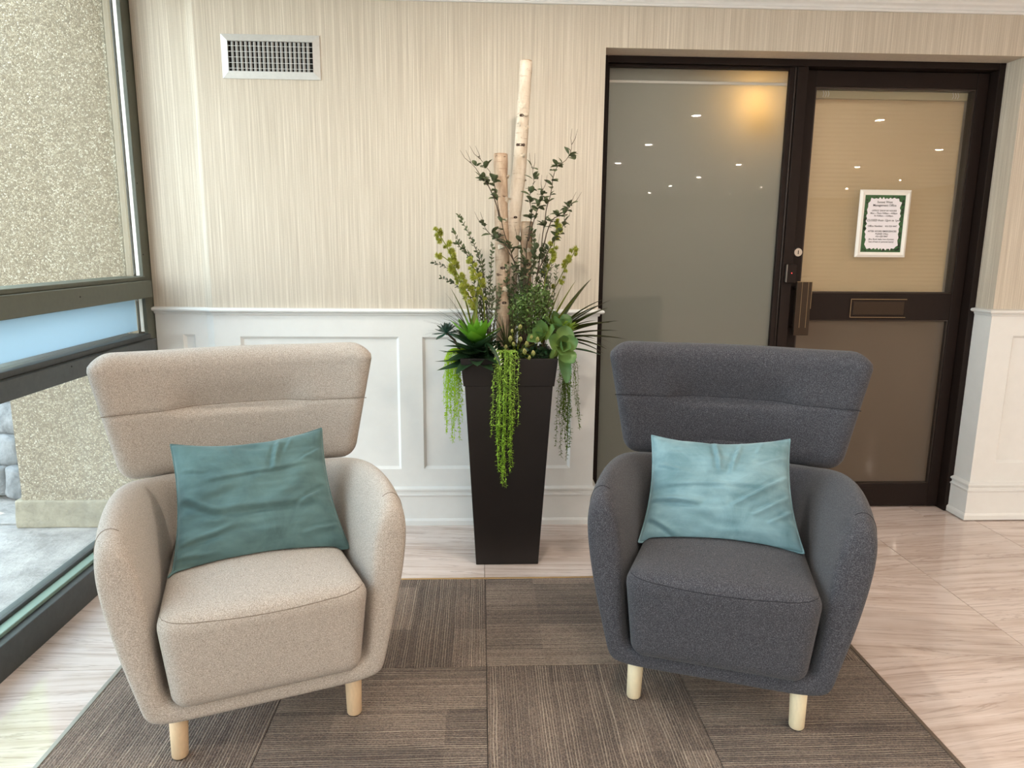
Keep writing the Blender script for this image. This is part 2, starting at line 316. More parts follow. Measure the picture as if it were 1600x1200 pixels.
M = dict(
    paper=mat_wallpaper(), white=grained('white_paint', srgb(228, 228, 226), .38, 14, .02, .03), ceil=flat('ceiling_paint', srgb(238, 235, 230), .8),
    beige=grained('reveal_plaster', srgb(196, 184, 168), .8, 60, .06, .2), carpet=mat_carpet(), tile=mat_tile(),
    grout=flat('grout', srgb(128, 112, 98), .9), brass=flat('brass_edging', srgb(196, 160, 108), .35, Metallic=.7), grey_edge=flat('grey_metal_edging', srgb(165, 160, 152), .4, Metallic=.5), brown_edge=flat('bronze_edging', srgb(120, 106, 94), .45, Metallic=.4),
    bronze=grained('dark_bronze_paint', srgb(31, 22, 19), .5, 40, .08, .04, Specular_IOR_Level=.18), bronze2=flat('bronze_bead', srgb(54, 45, 40), .3, Metallic=.4), black_in=flat('dark_joint', srgb(16, 13, 12), .7),
    handle=grained('brushed_bronze', srgb(52, 40, 30), .38, 60, .18, .1, (40, 40, 1), Metallic=.5), handle_edge=flat('pale_bronze_edge', srgb(150, 130, 100), .35, Metallic=.6),
    olive=grained('olive_grey_aluminium', srgb(84, 86, 74), .5, 50, .06, .05), olive_dark=grained('dark_grey_aluminium', srgb(62, 64, 64), .5, 45, .14, .08), gasket=flat('white_glazing_strip', srgb(245, 245, 238), .5), green_strip=flat('pale_green_glazing_strip', srgb(128, 150, 138), .4),
    glass=mat_glass(), glass_in=mat_glass('clear_door_glass', (.97, .97, .96, 1)), frost_sky=mat_frost('frosted_film', srgb(166, 188, 198), srgb(196, 212, 222), .72, .6),
    frost=mat_frost('frosted_grey_film', srgb(102, 106, 102), srgb(226, 224, 214), .40), clear_strip=flat('clear_film_gap', srgb(190, 188, 180), .2), frost_low=mat_frost('frosted_grey_film_low', srgb(100, 88, 76), srgb(150, 138, 120), .2),
    shade=mat_frost('pleated_shade_cloth', srgb(184, 163, 132), srgb(214, 192, 158), .25, 0.0), shade_rail=flat('shade_rail', srgb(166, 154, 124), .5),
    alu=grained('brushed_aluminium', srgb(206, 205, 202), .38, 80, .04, .03, Metallic=.35), blade=flat('vent_blade', srgb(150, 148, 144), .4, Metallic=.4), vent_dark=flat('vent_interior', srgb(24, 23, 22), .9),
    fab_l=mat_fabric('oatmeal_wool', srgb(130, 121, 112), srgb(174, 164, 154), srgb(208, 200, 192)), fab_d=mat_fabric('charcoal_wool', srgb(30, 30, 36), srgb(54, 54, 61), srgb(104, 103, 107)),
    seam_l=flat('oatmeal_seam', srgb(128, 116, 104), .95), seam_d=flat('charcoal_seam', srgb(34, 34, 40), .95), beech=grained('pale_beech', srgb(222, 194, 158), .45, 30, .05, .05, (6, 6, .6)), beech2=grained('pale_birch', srgb(232, 216, 182), .45, 30, .05, .05, (6, 6, .6)), glide=flat('black_glide', srgb(40, 34, 30), .6),
    vel_l=mat_velvet('teal_velvet', srgb(62, 88, 89), srgb(96, 128, 129)), vel_d=mat_velvet('pale_teal_velvet', srgb(80, 114, 122), srgb(134, 165, 174)),
    pot=grained('espresso_resin', srgb(33, 28, 27), .42, 8, .12, .03, Specular_IOR_Level=.35), soil=grained('bark_mulch', srgb(42, 34, 26), .95, 120, .5, 1.0),
    birch=mat_birch('birch_bark', srgb(190, 174, 154), srgb(216, 204, 188), srgb(110, 88, 70)), birch2=mat_birch('peeling_birch_bark', srgb(146, 120, 98), srgb(194, 172, 148), srgb(86, 66, 50)), cut=flat('cut_wood', srgb(176, 140, 104), .8), curl=grained('bark_curl', srgb(204, 190, 170), .85, 160, .25, .3), knot=flat('bark_knot', srgb(66, 50, 40), .9),
    agave_in=mat_leaf('agave_green', srgb(62, 120, 26), srgb(126, 186, 52), .4, .2), agave_out=mat_leaf('agave_dark', srgb(34, 60, 32), srgb(48, 78, 46), .45, .08),
    ech=mat_leaf('echeveria_green', srgb(150, 176, 84), srgb(78, 124, 76), .45, .12, hi=.075, vary=.6), ech2=mat_leaf('echeveria_lime', srgb(120, 164, 48), srgb(168, 196, 84), .42, .2, hi=.07), teal=mat_leaf('dusky_teal_leaf', srgb(30, 98, 76), srgb(72, 84, 76), .5, .08, hi=.05),
    yucca=mat_leaf('yucca_blade', srgb(66, 84, 30), srgb(58, 54, 28), .5, .12, hi=.25), olive_blade=mat_leaf('olive_blade', srgb(128, 138, 26), srgb(96, 100, 36), .5, .15, hi=.25), grass=mat_leaf('dry_grass_blade', srgb(76, 88, 46), srgb(82, 72, 52), .6, .15, hi=.2),
    twig=flat('dark_twig', srgb(74, 60, 46), .8), twig_leaf=mat_leaf('twig_leaf', srgb(78, 88, 58), srgb(104, 112, 80), .5, .15, hi=.03), fern_leaf=mat_leaf('grey_green_leaf', srgb(96, 108, 72), srgb(124, 132, 100), .5, .15, hi=.02),
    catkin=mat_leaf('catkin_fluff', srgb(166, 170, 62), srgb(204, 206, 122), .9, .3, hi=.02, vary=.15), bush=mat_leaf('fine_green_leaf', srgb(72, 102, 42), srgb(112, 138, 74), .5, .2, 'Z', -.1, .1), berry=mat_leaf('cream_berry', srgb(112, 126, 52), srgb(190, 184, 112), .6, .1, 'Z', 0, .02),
    lime=mat_leaf('lime_bead_leaf', srgb(176, 214, 30), srgb(200, 232, 52), .5, .4, 'Z', -.3, .1, .1), lime2=mat_leaf('pale_lime_leaf', srgb(158, 196, 62), srgb(186, 216, 104), .5, .35, 'Z', -.3, .1, .12), moss=mat_leaf('moss_green_leaf', srgb(98, 126, 42), srgb(134, 158, 70), .5, .25, 'Z', -.3, .1, .3), spine=flat('pale_spine', srgb(206, 196, 176), .6),
    pebble=mat_pebble(), conc=grained('smooth_concrete', srgb(146, 130, 108), .8, 12, .06, .1), plinth=mat_stone('plinth_stone', srgb(92, 84, 68), srgb(160, 148, 126), 9), flag=mat_stone('flagstone', srgb(98, 94, 90), srgb(172, 164, 158), 5), rock=mat_stone('garden_rock', srgb(72, 74, 76), srgb(146, 146, 146), 7), ground=flat('outside_ground', srgb(150, 150, 144), .9),
    sign_white=flat('white_frame_plastic', srgb(240, 236, 228), .35), sheet=flat('notice_paper', srgb(238, 234, 240), .4), dgreen=flat('notice_green', srgb(48, 92, 52), .4), leafblack=flat('notice_leaf_print', srgb(26, 34, 24), .4), ink=flat('ink', srgb(40, 36, 40), .5),
    chrome=flat('worn_steel', srgb(190, 186, 180), .3, Metallic=.8), led=emit('red_led', (1, .05, .05, 1), 3), lens=emit('downlight_lens', (1, .88, .72, 1), 120), panel=emit('office_fill_panel', (1, .96, .90, 1), 42), trimw=flat('downlight_trim', srgb(240, 238, 232), .4), globe=emit('warm_globe', (1, .56, .17, 1), 62),
    office=flat('office_wall', srgb(176, 168, 156), .8), rear=flat('lobby_wall', srgb(198, 184, 166), .8), leafout=mat_leaf('sunlit_foliage', srgb(150, 190, 30), srgb(190, 220, 60), .5, .4, 'Z', 0, 3), bark=flat('tree_bark', srgb(90, 76, 62), .9),
)

# ------------------------------------------------------------------ room shell
RX = 8.2; RY = -12.6; CZ = 2.42
# left end of the back wall bends back a little towards the window
WP = [(-1.465, .05), (-1.225, .016), (-1.19, 0.0), (.53, 0.0)]
OPX0, OPX1, OPZ = .53, 2.375, 2.132
wall = struct('wall_back')
b = MB()
for i in range(3):
    (x0, y0), (x1, y1) = WP[i], WP[i + 1]
    b.poly([(x0, y0, 01.003), (x1, y1, 01.003), (x1, y1, CZ), (x0, y0, CZ)])
b.poly([(OPX0, 0, 1.003), (OPX0, .3, 1.003), (OPX0, .3, OPZ), (OPX0, 0, OPZ)])
b.poly([(OPX0, 0, OPZ), (OPX1, 0, OPZ), (OPX1, 0, CZ), (OPX0, 0, CZ)])
b.poly([(OPX1, .3, 1.003), (OPX1, 0, 1.003), (OPX1, 0, OPZ), (OPX1, .3, OPZ)])
b.poly([(OPX1, 0, 1.003), (RX, 0, 1.003), (RX, 0, CZ), (OPX1, 0, CZ)])
b.build('wallpaper', M['paper'], wall)
b = MB(); b.poly([(OPX0, 0, OPZ), (OPX0, .3, OPZ), (OPX1, .3, OPZ), (OPX1, 0, OPZ)]); b.build('lintel_soffit', M['beige'], wall)
b = MB(); b.box(-1.6, OPX0 - .001, .062, .3, 0, CZ); b.box(OPX1 + .001, RX, .03, .3, 0, CZ); b.box(OPX0 - .001, OPX1 + .001, .03, .3, OPZ + .001, CZ); b.build('wall_core', M['office'], wall)
# wainscot
def wains(path0, path1, stiles, zlo, zhi, ztop, name):
    """flat frame pieces and recessed panels between two xy points; stiles: list of (a,b) panel ranges measured along the run"""
    P0, P1 = Vector(path0), Vector(path1); d = (P1 - P0); L = d.length; d.normalize(); n = Vector((d.y, -d.x))
    def pt(s, o, z): p = P0 + d * s + n * o; return (p.x, p.y, z)
    dep = -.013; bw = .012
    cuts = [0.0]
    for a, c in stiles: cuts += [a, c]
    cuts.append(L)
    f = MB()
    for i in range(0, len(cuts), 2): f.poly([pt(cuts[i], 0, 0), pt(cuts[i + 1], 0, 0), pt(cuts[i + 1], 0, ztop), pt(cuts[i], 0, ztop)])
    for a, c in stiles:
        f.poly([pt(a, 0, 0), pt(c, 0, 0), pt(c, 0, zlo), pt(a, 0, zlo)]); f.poly([pt(a, 0, zhi), pt(c, 0, zhi), pt(c, 0, ztop), pt(a, 0, ztop)])
    f.build('wainscot_frame', M['white'], wall)
    for a, c in stiles:
        g = MB(); w_ = bw
        o = [(a, zlo), (c, zlo), (c, zhi), (a, zhi)]; i_ = [(a + w_, zlo + w_), (c - w_, zlo + w_), (c - w_, zhi - w_), (a + w_, zhi - w_)]
        for k in range(4):
            k2 = (k + 1) % 4
            g.poly([pt(o[k][0], 0, o[k][1]), pt(o[k2][0], 0, o[k2][1]), pt(i_[k2][0], dep, i_[k2][1]), pt(i_[k][0], dep, i_[k][1])])
        g.poly([pt(x, dep, z) for x, z in i_]); g.build('wainscot_panel', M['white'], wall)
L0 = math.hypot(.24, .034)
wains(WP[0], WP[1], [(.125, .182)], .26, .898, 1.0, 'a')
wains(WP[1], WP[2], [], .26, .898, 1.0, 'b')
wains(WP[2], WP[3], [(.113, .819), (.924, 1.609)], .271, .893, 1.0, 'c')
wains((OPX1, .3), (OPX1, 0), [], .28, .9, 1.008, 'd')
wains((OPX0, 0), (OPX0, .3), [], .28, .9, 1.0, 'd')
wains((OPX1, 0), (RX, 0), [(.114 + k * .81, .114 + k * .81 + .70) for k in range(7)], .289, .908, 1.008, 'e')
RAIL = [(0, .990), (.006, .990), (.009, .996), (.009, 1.0), (.022, 1.003), (.027, 1.008), (.027, 1.013), (.022, 1.018), (0, 1.021)]
BASE = [(0, 0), (.022, 0), (.022, .022), (.017, .03), (.014, .032), (.014, .138), (.016, .142), (.020, .146), (.020, .150), (.012, .154), (.010, .162), (.014, .168), (.020, .171), (.020, .178), (.012, .182), (0, .186)]
def trim(name, prof, path, m, lift=0):
    o = sweep([(a, z + lift) for a, z in prof], path).build(name, m); return tag(o, kind='structure')
trim('trim_1', RAIL, WP + [(OPX0, .115)], M['white'])
trim('trim_2', RAIL, [(OPX1, .115), (OPX1, 0), (RX, 0)], M['white'], .010)
trim('baseboard_back', BASE, WP + [(OPX0, .115)], M['white'])
trim('baseboard_right', BASE, [(OPX1, .115), (OPX1, 0), (RX, 0)], M['white'], .006)
CROWN = [(0, 2.297), (.012, 2.297), (.015, 2.303), (.012, 2.31), (.018, 2.318), (.03, 2.325), (.036, 2.333), (.05, 2.343), (.075, 2.372), (.09, 2.388), (.096, 2.392), (.096, 2.402), (.110, 2.406), (.112, CZ), (0, CZ)]
trim('trim_3', CROWN, [WP[0], WP[1], WP[2], (RX, 0)], M['white'])
# floor: individually laid tiles where they can be told apart, one slab beyond
floor = struct('floor')
bx('floor_slab', M['grout'], (-1.5, RX, RY, .3, -.06, -.004), floor)
def tile(x0, x1, y0, y1):
    g = .0012; b = MB(); cx, cy = (x0 + x1) / 2, (y0 + y1) / 2
    b.box(x0 - cx + g, x1 - cx - g, y0 - cy + g, y1 - cy - g, -.012, 0)
    o = b.build('tile', M['tile'], floor); o.location = (cx, cy, 0); return o
YJ = [-.585, -1.18, -1.78, -2.38, -2.98]
CX0, CX1, CY1, CY0 = -1.122, 1.232, -.588, -3.0
xs = [-1.45] + [.015 + .6 * k for k in range(-1, 4)] + [2.415, 3.015, 3.615, 4.215]
for i in range(len(xs) - 1): tile(xs[i], xs[i + 1], YJ[0], .03 if i in range(2, 7) else .02)
for k in range(5): tile([.53, 1.0, 1.6, 2.2, 2.2][k], [1.0, 1.6, 2.2, 2.375, 2.375][k], .03, .29) if k < 4 else None
for k in range(4):
    tile(-1.45, CX0, YJ[k + 1], YJ[k])
    for x0, x1 in ((CX1, 1.815), (1.815, 2.415), (2.415, 3.015), (3.015, 3.615), (3.615, 4.215)): tile(x0, x1, YJ[k + 1], YJ[k])
for (x0, x1, y0, y1) in ((4.215, RX, RY, 0.02), (-1.45, 4.215, RY, -2.98)):
    t = bx('stone_field', M['tile'], (x0, x1, y0, y1, -.012, 0), floor)
# inset carpet of squares laid quarter turned
carpet = thing('carpet', 'dark brown ribbed carpet tiles inset in the stone floor under both armchairs', 'carpet', (0, 0, 0))
bx('backing', M['black_in'], (CX0 + .004, CX1 - .004, CY0, CY1 - .006, 0.0005, .002), carpet)
cxs = [CX0 + .014, -.578, .018, .614, CX1 - .012]; cys = [CY1 - .010, -1.205, -1.803, -2.4, CY0]
ctile = {}
for i in range(4):
    for j in range(4):
        w_, d_ = cxs[i + 1] - cxs[i], cys[j] - cys[j + 1]; turn = (i + j) % 2 == 1
        if turn: w_, d_ = d_, w_
        k = (round(w_, 3), round(d_, 3))
        if k not in ctile:
            b = MB(); g = .0012; b.box(-w_ / 2 + g, w_ / 2 - g, -d_ / 2 + g, d_ / 2 - g, 0.002, .0065); ctile[k] = b.mesh('carpet_tile', M['carpet'])
        o = link_mesh('carpet_tile', ctile[k], carpet); o.location = ((cxs[i] + cxs[i + 1]) / 2, (cys[j] + cys[j + 1]) / 2, 0)
        o.rotation_euler = (0, 0, PI / 2 if turn else 0)
tag(bx('edging_strip', M['brass'], (CX0, CX1, CY1 - .010, CY1, 0.0002, .008), carpet, .002), 'gold edging strip')
tag(bx('edging_strip', M['grey_edge'], (CX0, CX0 + .014, CY0, CY1 - .010, 0.0002, .008), carpet, .002), 'light grey edging strip')
tag(bx('edging_strip', M['brown_edge'], (CX1 - .012, CX1, CY0, CY1 - .010, 0.0002, .009), carpet, .002), 'brown edging strip')
# ceiling, other walls
tag(bx('ceiling', M['ceil'], (-1.7, RX + .2, RY - .2, .3, CZ, CZ + .15)), kind='structure')
tag(bx('wall_rear', M['rear'], (-1.6, RX, RY - .2, RY, 0, CZ)), kind='structure')
tag(bx('wall_right', M['rear'], (RX, RX + .2, RY, .3, 0, CZ)), kind='structure')
# office behind the door
off = struct('wall_office')
b = MB(); b.box(.2, 4.0, 2.6, 2.7, 0, 2.6); b.box(.1, .2, .3, 2.7, 0, 2.6); b.box(4.0, 4.1, .3, 2.7, 0, 2.6); b.box(.1, 4.1, .3, 2.7, 2.6, 2.7); b.box(.1, 4.1, .3, 2.7, -.1, -.02); b.build('office_shell', M['office'], off)

# ------------------------------------------------------------------ window wall
XF = -1.435; XG = -1.515; XO = -1.575
def window(name, y1, y0, first=False):
    wroot = struct(name)
    mk = lambda n, m, d, bev=.003: bx(n, m, d, wroot, bev)
    ya, yb = y0, (-.0225 if first else y1)
    mk('sill', M['olive_dark'], (XO, XF, ya, yb, 0, .108)); mk('sill_stop', M['green_strip'], (XG + .012, XF - .03, ya, yb, .108, .122)); mk('sill_stop', M['olive_dark'], (XG - .02, XG + .012, ya, yb, .108, .134))
    mk('transom', M['olive_dark'], (XO, XF, ya, yb, .822, .887)); mk('transom_stop', M['olive_dark'], (XO, XF - .022, ya, yb, .887, .908))
    mk('transom', M['olive'], (XO, XF, ya, yb, 1.067, 1.14)); mk('transom_stop', M['olive'], (XO, XF - .022, ya, yb, 1.14, 1.157))
    mk('head', M['olive'], (XO, XF, ya, yb, 2.36, CZ))
    jx = -1.468 if first else XF
    if first:
        mk('jamb', M['olive'], (-1.484, jx, -.022, .062, .0, CZ), .002); yg1 = -.003
    else:
        mk('jamb', M['olive'], (XO, jx, yb - .075, yb, .0, CZ)); mk('jamb_stop', M['olive'], (XO, jx - .024, yb - .095, yb - .075, .108, 2.36)); yg1 = yb - .095
    mk('jamb', M['olive'], (XO, XF, ya, ya + .05, 0, CZ))
    yg0 = ya + .05
    for (z0, z1, m, n) in ((.134, .822, 'glass', 'pane'), (.908, 1.067, 'glass', 'pane'), (1.157, 2.36, 'glass', 'pane')):
        mk(n, M[m], (XG - .004, XG + .004, yg0, yg1, z0, z1), 0)
    mk('frosted_film', M['frost_sky'], (XG + .0045, XG + .0065, yg0 + .01, yg1 - .028, .922, 1.056), 0)
    for (z0, z1) in ((1.16, 2.35), (.915, 1.06)):
        mk('glazing_strip', M['gasket'], (-1.4985, -1.4845, -.0215, -.010, z0, z1) if first else (XG + .005, XG + .012, yg1 - .016, yg1 - .001, z0, z1), 0)
    if first:
        s = MB()
        for y_, z_, x_ in ((-.6, 1.108, XF), (-.7, .872, XF), (-.008, 1.55, jx), (-.008, 2.0, jx), (-.008, 1.25, jx)):
            s.tube([(x_ - .002, y_, z_), (x_ + .0012, y_, z_)], .003, 8)
        s.build('screw', M['black_in'], wroot)
window('window_1', .05, -2.6, True); window('window_2', -2.6, -5.1); window('window_3', -5.1, -7.6); window('window_4', -7.6, -10.1); window('window_5', -10.1, RY)

# ------------------------------------------------------------------ outside
g = bx('ground_outside', M['ground'], (-14, -1.6, -14, 12, -.2, -.03)); tag(g, kind='structure')
pav = struct('pavement_outside')
rnd = random.Random(5)
def flagstone(x0, x1, y0, y1):
    j = lambda: rnd.uniform(-.03, .03)
    pts = [(x0 + .006 + abs(j()) * .3, y0 + .006 + abs(j()) * .2), ((x0 + x1) / 2, y0 + .006 + abs(j()) * .4), (x1 - .006 - abs(j()) * .3, y0 + .006), (x1 - .006, (y0 + y1) / 2), (x1 - .006 - abs(j()) * .3, y1 - .006 - abs(j()) * .2), ((x0 + x1) / 2, y1 - .006 - abs(j()) * .3), (x0 + .006, y1 - .006)]
    h = rnd.uniform(-.004, .001); b = MB(); n = len(pts)
    b.v = [(x, y, -.05) for x, y in pts] + [(x, y, h) for x, y in pts]; b.f = [tuple(range(n, 2 * n))] + [(k, (k + 1) % n, n + (k + 1) % n, n + k) for k in range(n)]
    b.build('flagstone', M['flag'], pav, bevel=.004)
x = -1.6
for x0, x1 in ((-2.55, -1.6), (-3.3, -2.55), (-4.1, -3.3)):
    y = -5.0 + rnd.uniform(0, .3)
    while y < 3.0:
        d = rnd.uniform(.6, 1.1); flagstone(x0, x1, y, y + d); y += d
colm = tag(struct('column_outside'), kind='structure')
b = MB(); b.box(-2.113, -1.553, .0, .45, .11, 3.2); b.build('pebbledash_face', M['pebble'], colm)
b = MB(); b.box(-1.553, -1.521, .002, .45, .11, 3.2); b.build('smooth_edge', M['conc'], colm)
b = rbox(.310, .26, .068, .012, 8); deform(b, lambda p: p + Vector((-1.84, .25, .062)) + Vector((1, 1, 0)) * noise.noise(p * 9) * .008); b.build('plinth', M['plinth'], colm, smooth=True)
b = rbox(.297, .235, .014, .008, 8); deform(b, lambda p: p + Vector((-1.826, .24, .140))); b.build('plinth_lip', M['plinth'], colm, smooth=True)
gw = thing('garden_wall', 'grey rough stacked stone garden wall outside behind the pebbled column', 'wall', (-2.6, .5, 0))
k = 0; z = 0.0
for row in range(5):
    hgt = [.17, .15, .16, .13, .14][row]; x = -1.4 - rnd.uniform(0, .1)
    while x < .55:
        wd = rnd.uniform(.18, .36)
        b = rbox(wd / 2, .13, hgt / 2, .03, 5)
        sd_ = rnd.uniform(0, 50)
        deform(b, lambda p: p * 1.0 + Vector((noise.noise(p * 9 + Vector((sd_, 0, 0))), noise.noise(p * 9 + Vector((0, sd_, 0))), noise.noise(p * 9 + Vector((0, 0, sd_))) * .6)) * .035)
        o = b.build('stone', M['rock'], gw, smooth=True); o.location = (x + wd / 2, .0 + row * .05 + rnd.uniform(-.03, .03), z + hgt / 2); x += wd * .96
    z += hgt * .96
# a sunlit tree beyond the terrace, seen mirrored in the polished floor
tr = thing('garden_tree', 'bright yellow-green tree outdoors mirrored in the polished floor tile by the window', 'tree', (-4.4, 3.1, 0))
b = MB(); b.tube([(0, 0, -.03), (.03, .02, 1.0), (0, .05, 2.2), (.05, .1, 3.0)], [.09, .07, .05, .02], 8); b.build('trunk', M['bark'], tr, smooth=True)
b = MB()
for k in range(2600):
    p = Vector((rnd.gauss(0, 1), rnd.gauss(0, 1), rnd.gauss(0, 1))).normalized() * rnd.uniform(.3, 1) ** .5
    p = Vector((p.x * .5, p.y * .5, p.z * .95 + 2.75)); a = Vector((rnd.uniform(-1, 1), rnd.uniform(-1, 1), rnd.uniform(-.6, .6))).normalized(); c = a.orthogonal().normalized()
    s = rnd.uniform(.05, .085); b.poly([p, p + a * s + c * s * .4, p + a * 2 * s, p + a * s - c * s * .4])
tag(b.build('foliage', M['leafout'], tr), kind='stuff')

# ------------------------------------------------------------------ office door and sidelight
door = struct('door_1'); YF = .12
mk = lambda n, m, d, p=door, bev=.0025: bx(n, m, d, p, bev)
mk('door_jamb', M['bronze'], (OPX0, .563, YF, .27, 0, OPZ)); mk('door_jamb', M['bronze'], (2.345, OPX1, YF, .27, 0, OPZ)); mk('door_head', M['bronze'], (.563, 2.345, YF, .27, 2.103, OPZ))
mk('mullion', M['bronze'], (1.423, 1.472, YF + .012, .27, 0, 2.103)); mk('mullion_bead', M['bronze2'], (1.415, 1.423, YF + .022, .2, 0, 2.103)); mk('glass_stop', M['bronze'], (1.392, 1.415, .145, .2, 0, 2.103))
mk('glass_stop', M['bronze'], (.563, 1.392, .145, .2, 2.09, 2.103)); mk('glass_stop', M['bronze'], (.563, .574, .145, .2, 0, 2.09)); mk('bottom_rail', M['bronze'], (.563, 1.392, .14, .22, 0, .13))
mk('frosted_pane', M['frost'], (.574, 1.392, .165, .171, .13, 2.028), bev=0); mk('frosted_pane', M['frost'], (.574, 1.392, .165, .171, 2.039, 2.09), bev=0); mk('film_gap', M['clear_strip'], (.574, 1.392, .1655, .171, 2.028, 2.039), bev=0)
leaf = bpy.data.objects.new('door_leaf', None); COL.objects.link(leaf); leaf.parent = door
YL = .175; YB = .225
lf = lambda n, m, d, bev=.003: bx(n, m, d, leaf, bev)
lf('stile', M['bronze'], (1.474, 1.530, YL, YB, .008, 2.10)); lf('stile', M['bronze'], (2.288, 2.342, YL, YB, .008, 2.10)); lf('rail', M['bronze'], (1.530, 2.288, YL, YB, 2.03, 2.10)); lf('rail', M['bronze'], (1.530, 2.288, YL, YB, .962, 1.090)); lf('rail', M['bronze'], (1.530, 2.288, YL, YB, .008, .125))
for z0, z1 in ((1.090, 2.03), (.125, .962)):
    b = MB(); c = .007
    b.box(1.530, 1.530 + c, YL + .006, YB, z0, z1); b.box(2.288 - c, 2.288, YL + .006, YB, z0, z1); b.box(1.530 + c, 2.288 - c, YL + .006, YB, z1 - c, z1); b.box(1.530 + c, 2.288 - c, YL + .006, YB, z0, z0 + c)
    b.build('glazing_bead', M['bronze2'], leaf)
lf('pane', M['glass_in'], (1.535, 2.285, .198, .203, 1.095, 2.025), 0); lf('frosted_pane', M['frost_low'], (1.535, 2.285, .198, .203, .13, .957), 0)
lf('kick_plate', M['bronze'], (1.60, 2.0, YL - .004, YL + .001, .02, .105))
# letter slot in the mid rail
b = MB(); b.box(1.788, 2.064, YL - .005, YL + .002, .976, 1.064); s_ = b.build('letter_slot', M['bronze'], leaf, bevel=.002)
b = MB(); t_ = .0022
b.box(1.788, 2.064, YL - .0065, YL - .004, 1.061, 1.064); b.box(1.788, 2.064, YL - .0065, YL - .004, .974, .9765); b.box(1.787, 1.7895, YL - .0065, YL - .004, .976, 1.064); b.build('slot_edge', M['handle_edge'], s_)
bx('flap', M['handle'], (1.80, 2.052, YL - .008, YL - .004, .988, 1.052), s_, .0015)
# broad pull plate
h = bpy.data.objects.new('pull_handle', None); COL.objects.link(h); h.parent = leaf
bx('grip_plate', M['handle'], (1.487, 1.560, .105, .123, .893, 1.147), h, .002)
b = MB()
for xx in (1.512, 1.542): b.box(xx - .0008, xx + .0008, .1040, .1055, .93, 1.147)
b.box(1.487, 1.56, .104, .1065, 1.1455, 1.148); b.box(1.5585, 1.5605, .104, .1065, 1.02, 1.147); b.build('pale_edge', M['handle_edge'], h)  # paler bronze strips on the top, one side and upright lines
b = MB(); b.tube([(1.508, .123, .93), (1.508, YL, .93)], .009, 10); b.tube([(1.508, .123, 1.11), (1.508, YL, 1.11)], .009, 10); b.build('standoff', M['handle'], h)
lk = MB(); lk.tube([(1.505, YL - .012, 1.283), (1.505, YL + .002, 1.283)], [.019, .021], 20); lk.build('lock_cylinder', M['chrome'], leaf)
bx('keyhole', M['black_in'], (1.503, 1.507, YL - .0125, YL - .011, 1.274, 1.292), leaf)
st = bx('electric_strike', M['bronze'], (1.435, 1.482, .105, .135, 1.142, 1.228), door, .003); bx('strike_lip', M['chrome'], (1.4335, 1.4355, .107, .12, 1.145, 1.226), st)
b = MB(); b.tube([(1.456, .1035, 1.187), (1.456, .1055, 1.187)], .0022, 8); b.build('indicator_light', M['led'], st)
# pleated shade behind the upper pane
shd = thing('pleated_shade', 'beige pleated shade hanging behind the upper door glass', 'blind', (1.91, .24, 2.03))
bx('head_rail', M['shade_rail'], (-.372, .372, -.015, .03, -.042, -.004), shd, .003)
rows = []; n = 46
for i in range(n * 2 + 1): rows.append([(-.368, (-.0004 if i % 2 else .0004), -.042 - i * .0102), (.368, (-.0004 if i % 2 else .0004), -.042 - i * .0102)])
b = MB(); b.quad_grid(rows); b.build('cloth', M['shade'], shd)
bx('bottom_rail', M['shade_rail'], (-.37, .37, -.008, .008, -.998, -.978), shd, .002)
for xx in (-.31, .31):
    b = MB()
    for q in (-.012, 0, .012): b.tube([(xx + q, -.0155, -.035), (xx + q + .004, -.0165, -.022), (xx + q - .001, -.0155, -.008)], .0016, 5)
    b.build('bracket_clip', M['alu'], shd)
# notice in a snap frame
sg = thing('door_sign', 'white framed office hours notice with green leafy border on the door glass', 'sign', (1.917, .196, 1.42))
W2, H2, fw = .123, .157, .024
b = MB()
O = [(-W2, -H2), (W2, -H2), (W2, H2), (-W2, H2)]; I = [(-W2 + fw, -H2 + fw), (W2 - fw, -H2 + fw), (W2 - fw, H2 - fw), (-W2 + fw, H2 - fw)]
Mid = [(-W2 + fw * .45, -H2 + fw * .45), (W2 - fw * .45, -H2 + fw * .45), (W2 - fw * .45, H2 - fw * .45), (-W2 + fw * .45, H2 - fw * .45)]
for k in range(4):
    k2 = (k + 1) % 4
    for A, ya, B, yb in ((O, 0, O, -.006), (O, -.006, Mid, -.013), (Mid, -.013, I, -.008), (I, -.008, I, -.003)):
        b.poly([(A[k][0], ya, A[k][1]), (A[k2][0], ya, A[k2][1]), (B[k2][0], yb, B[k2][1]), (B[k][0], yb, B[k][1])])
b.build('frame', M['sign_white'], sg)
pw, ph = W2 - fw, H2 - fw
bx('paper', M['dgreen'], (-pw, pw, -.0038, -.001, -ph, ph), sg)
pts = []; N = 64; r2 = random.Random(3)
for k in range(N):
    a = 2 * PI * k / N; cx_, cz_ = math.cos(a), math.sin(a); q = (abs(cx_) ** 9 + abs(cz_) ** 9) ** (-1 / 9)
    s = (.86 if k % 2 else .80) + r2.uniform(-.02, .03); pts.append((cx_ * q * pw * (s - .02), -.0042, cz_ * q * ph * (s + .05)))
b = MB(); b.poly(pts); b.build('white_field', M['sheet'], sg)
b = MB()
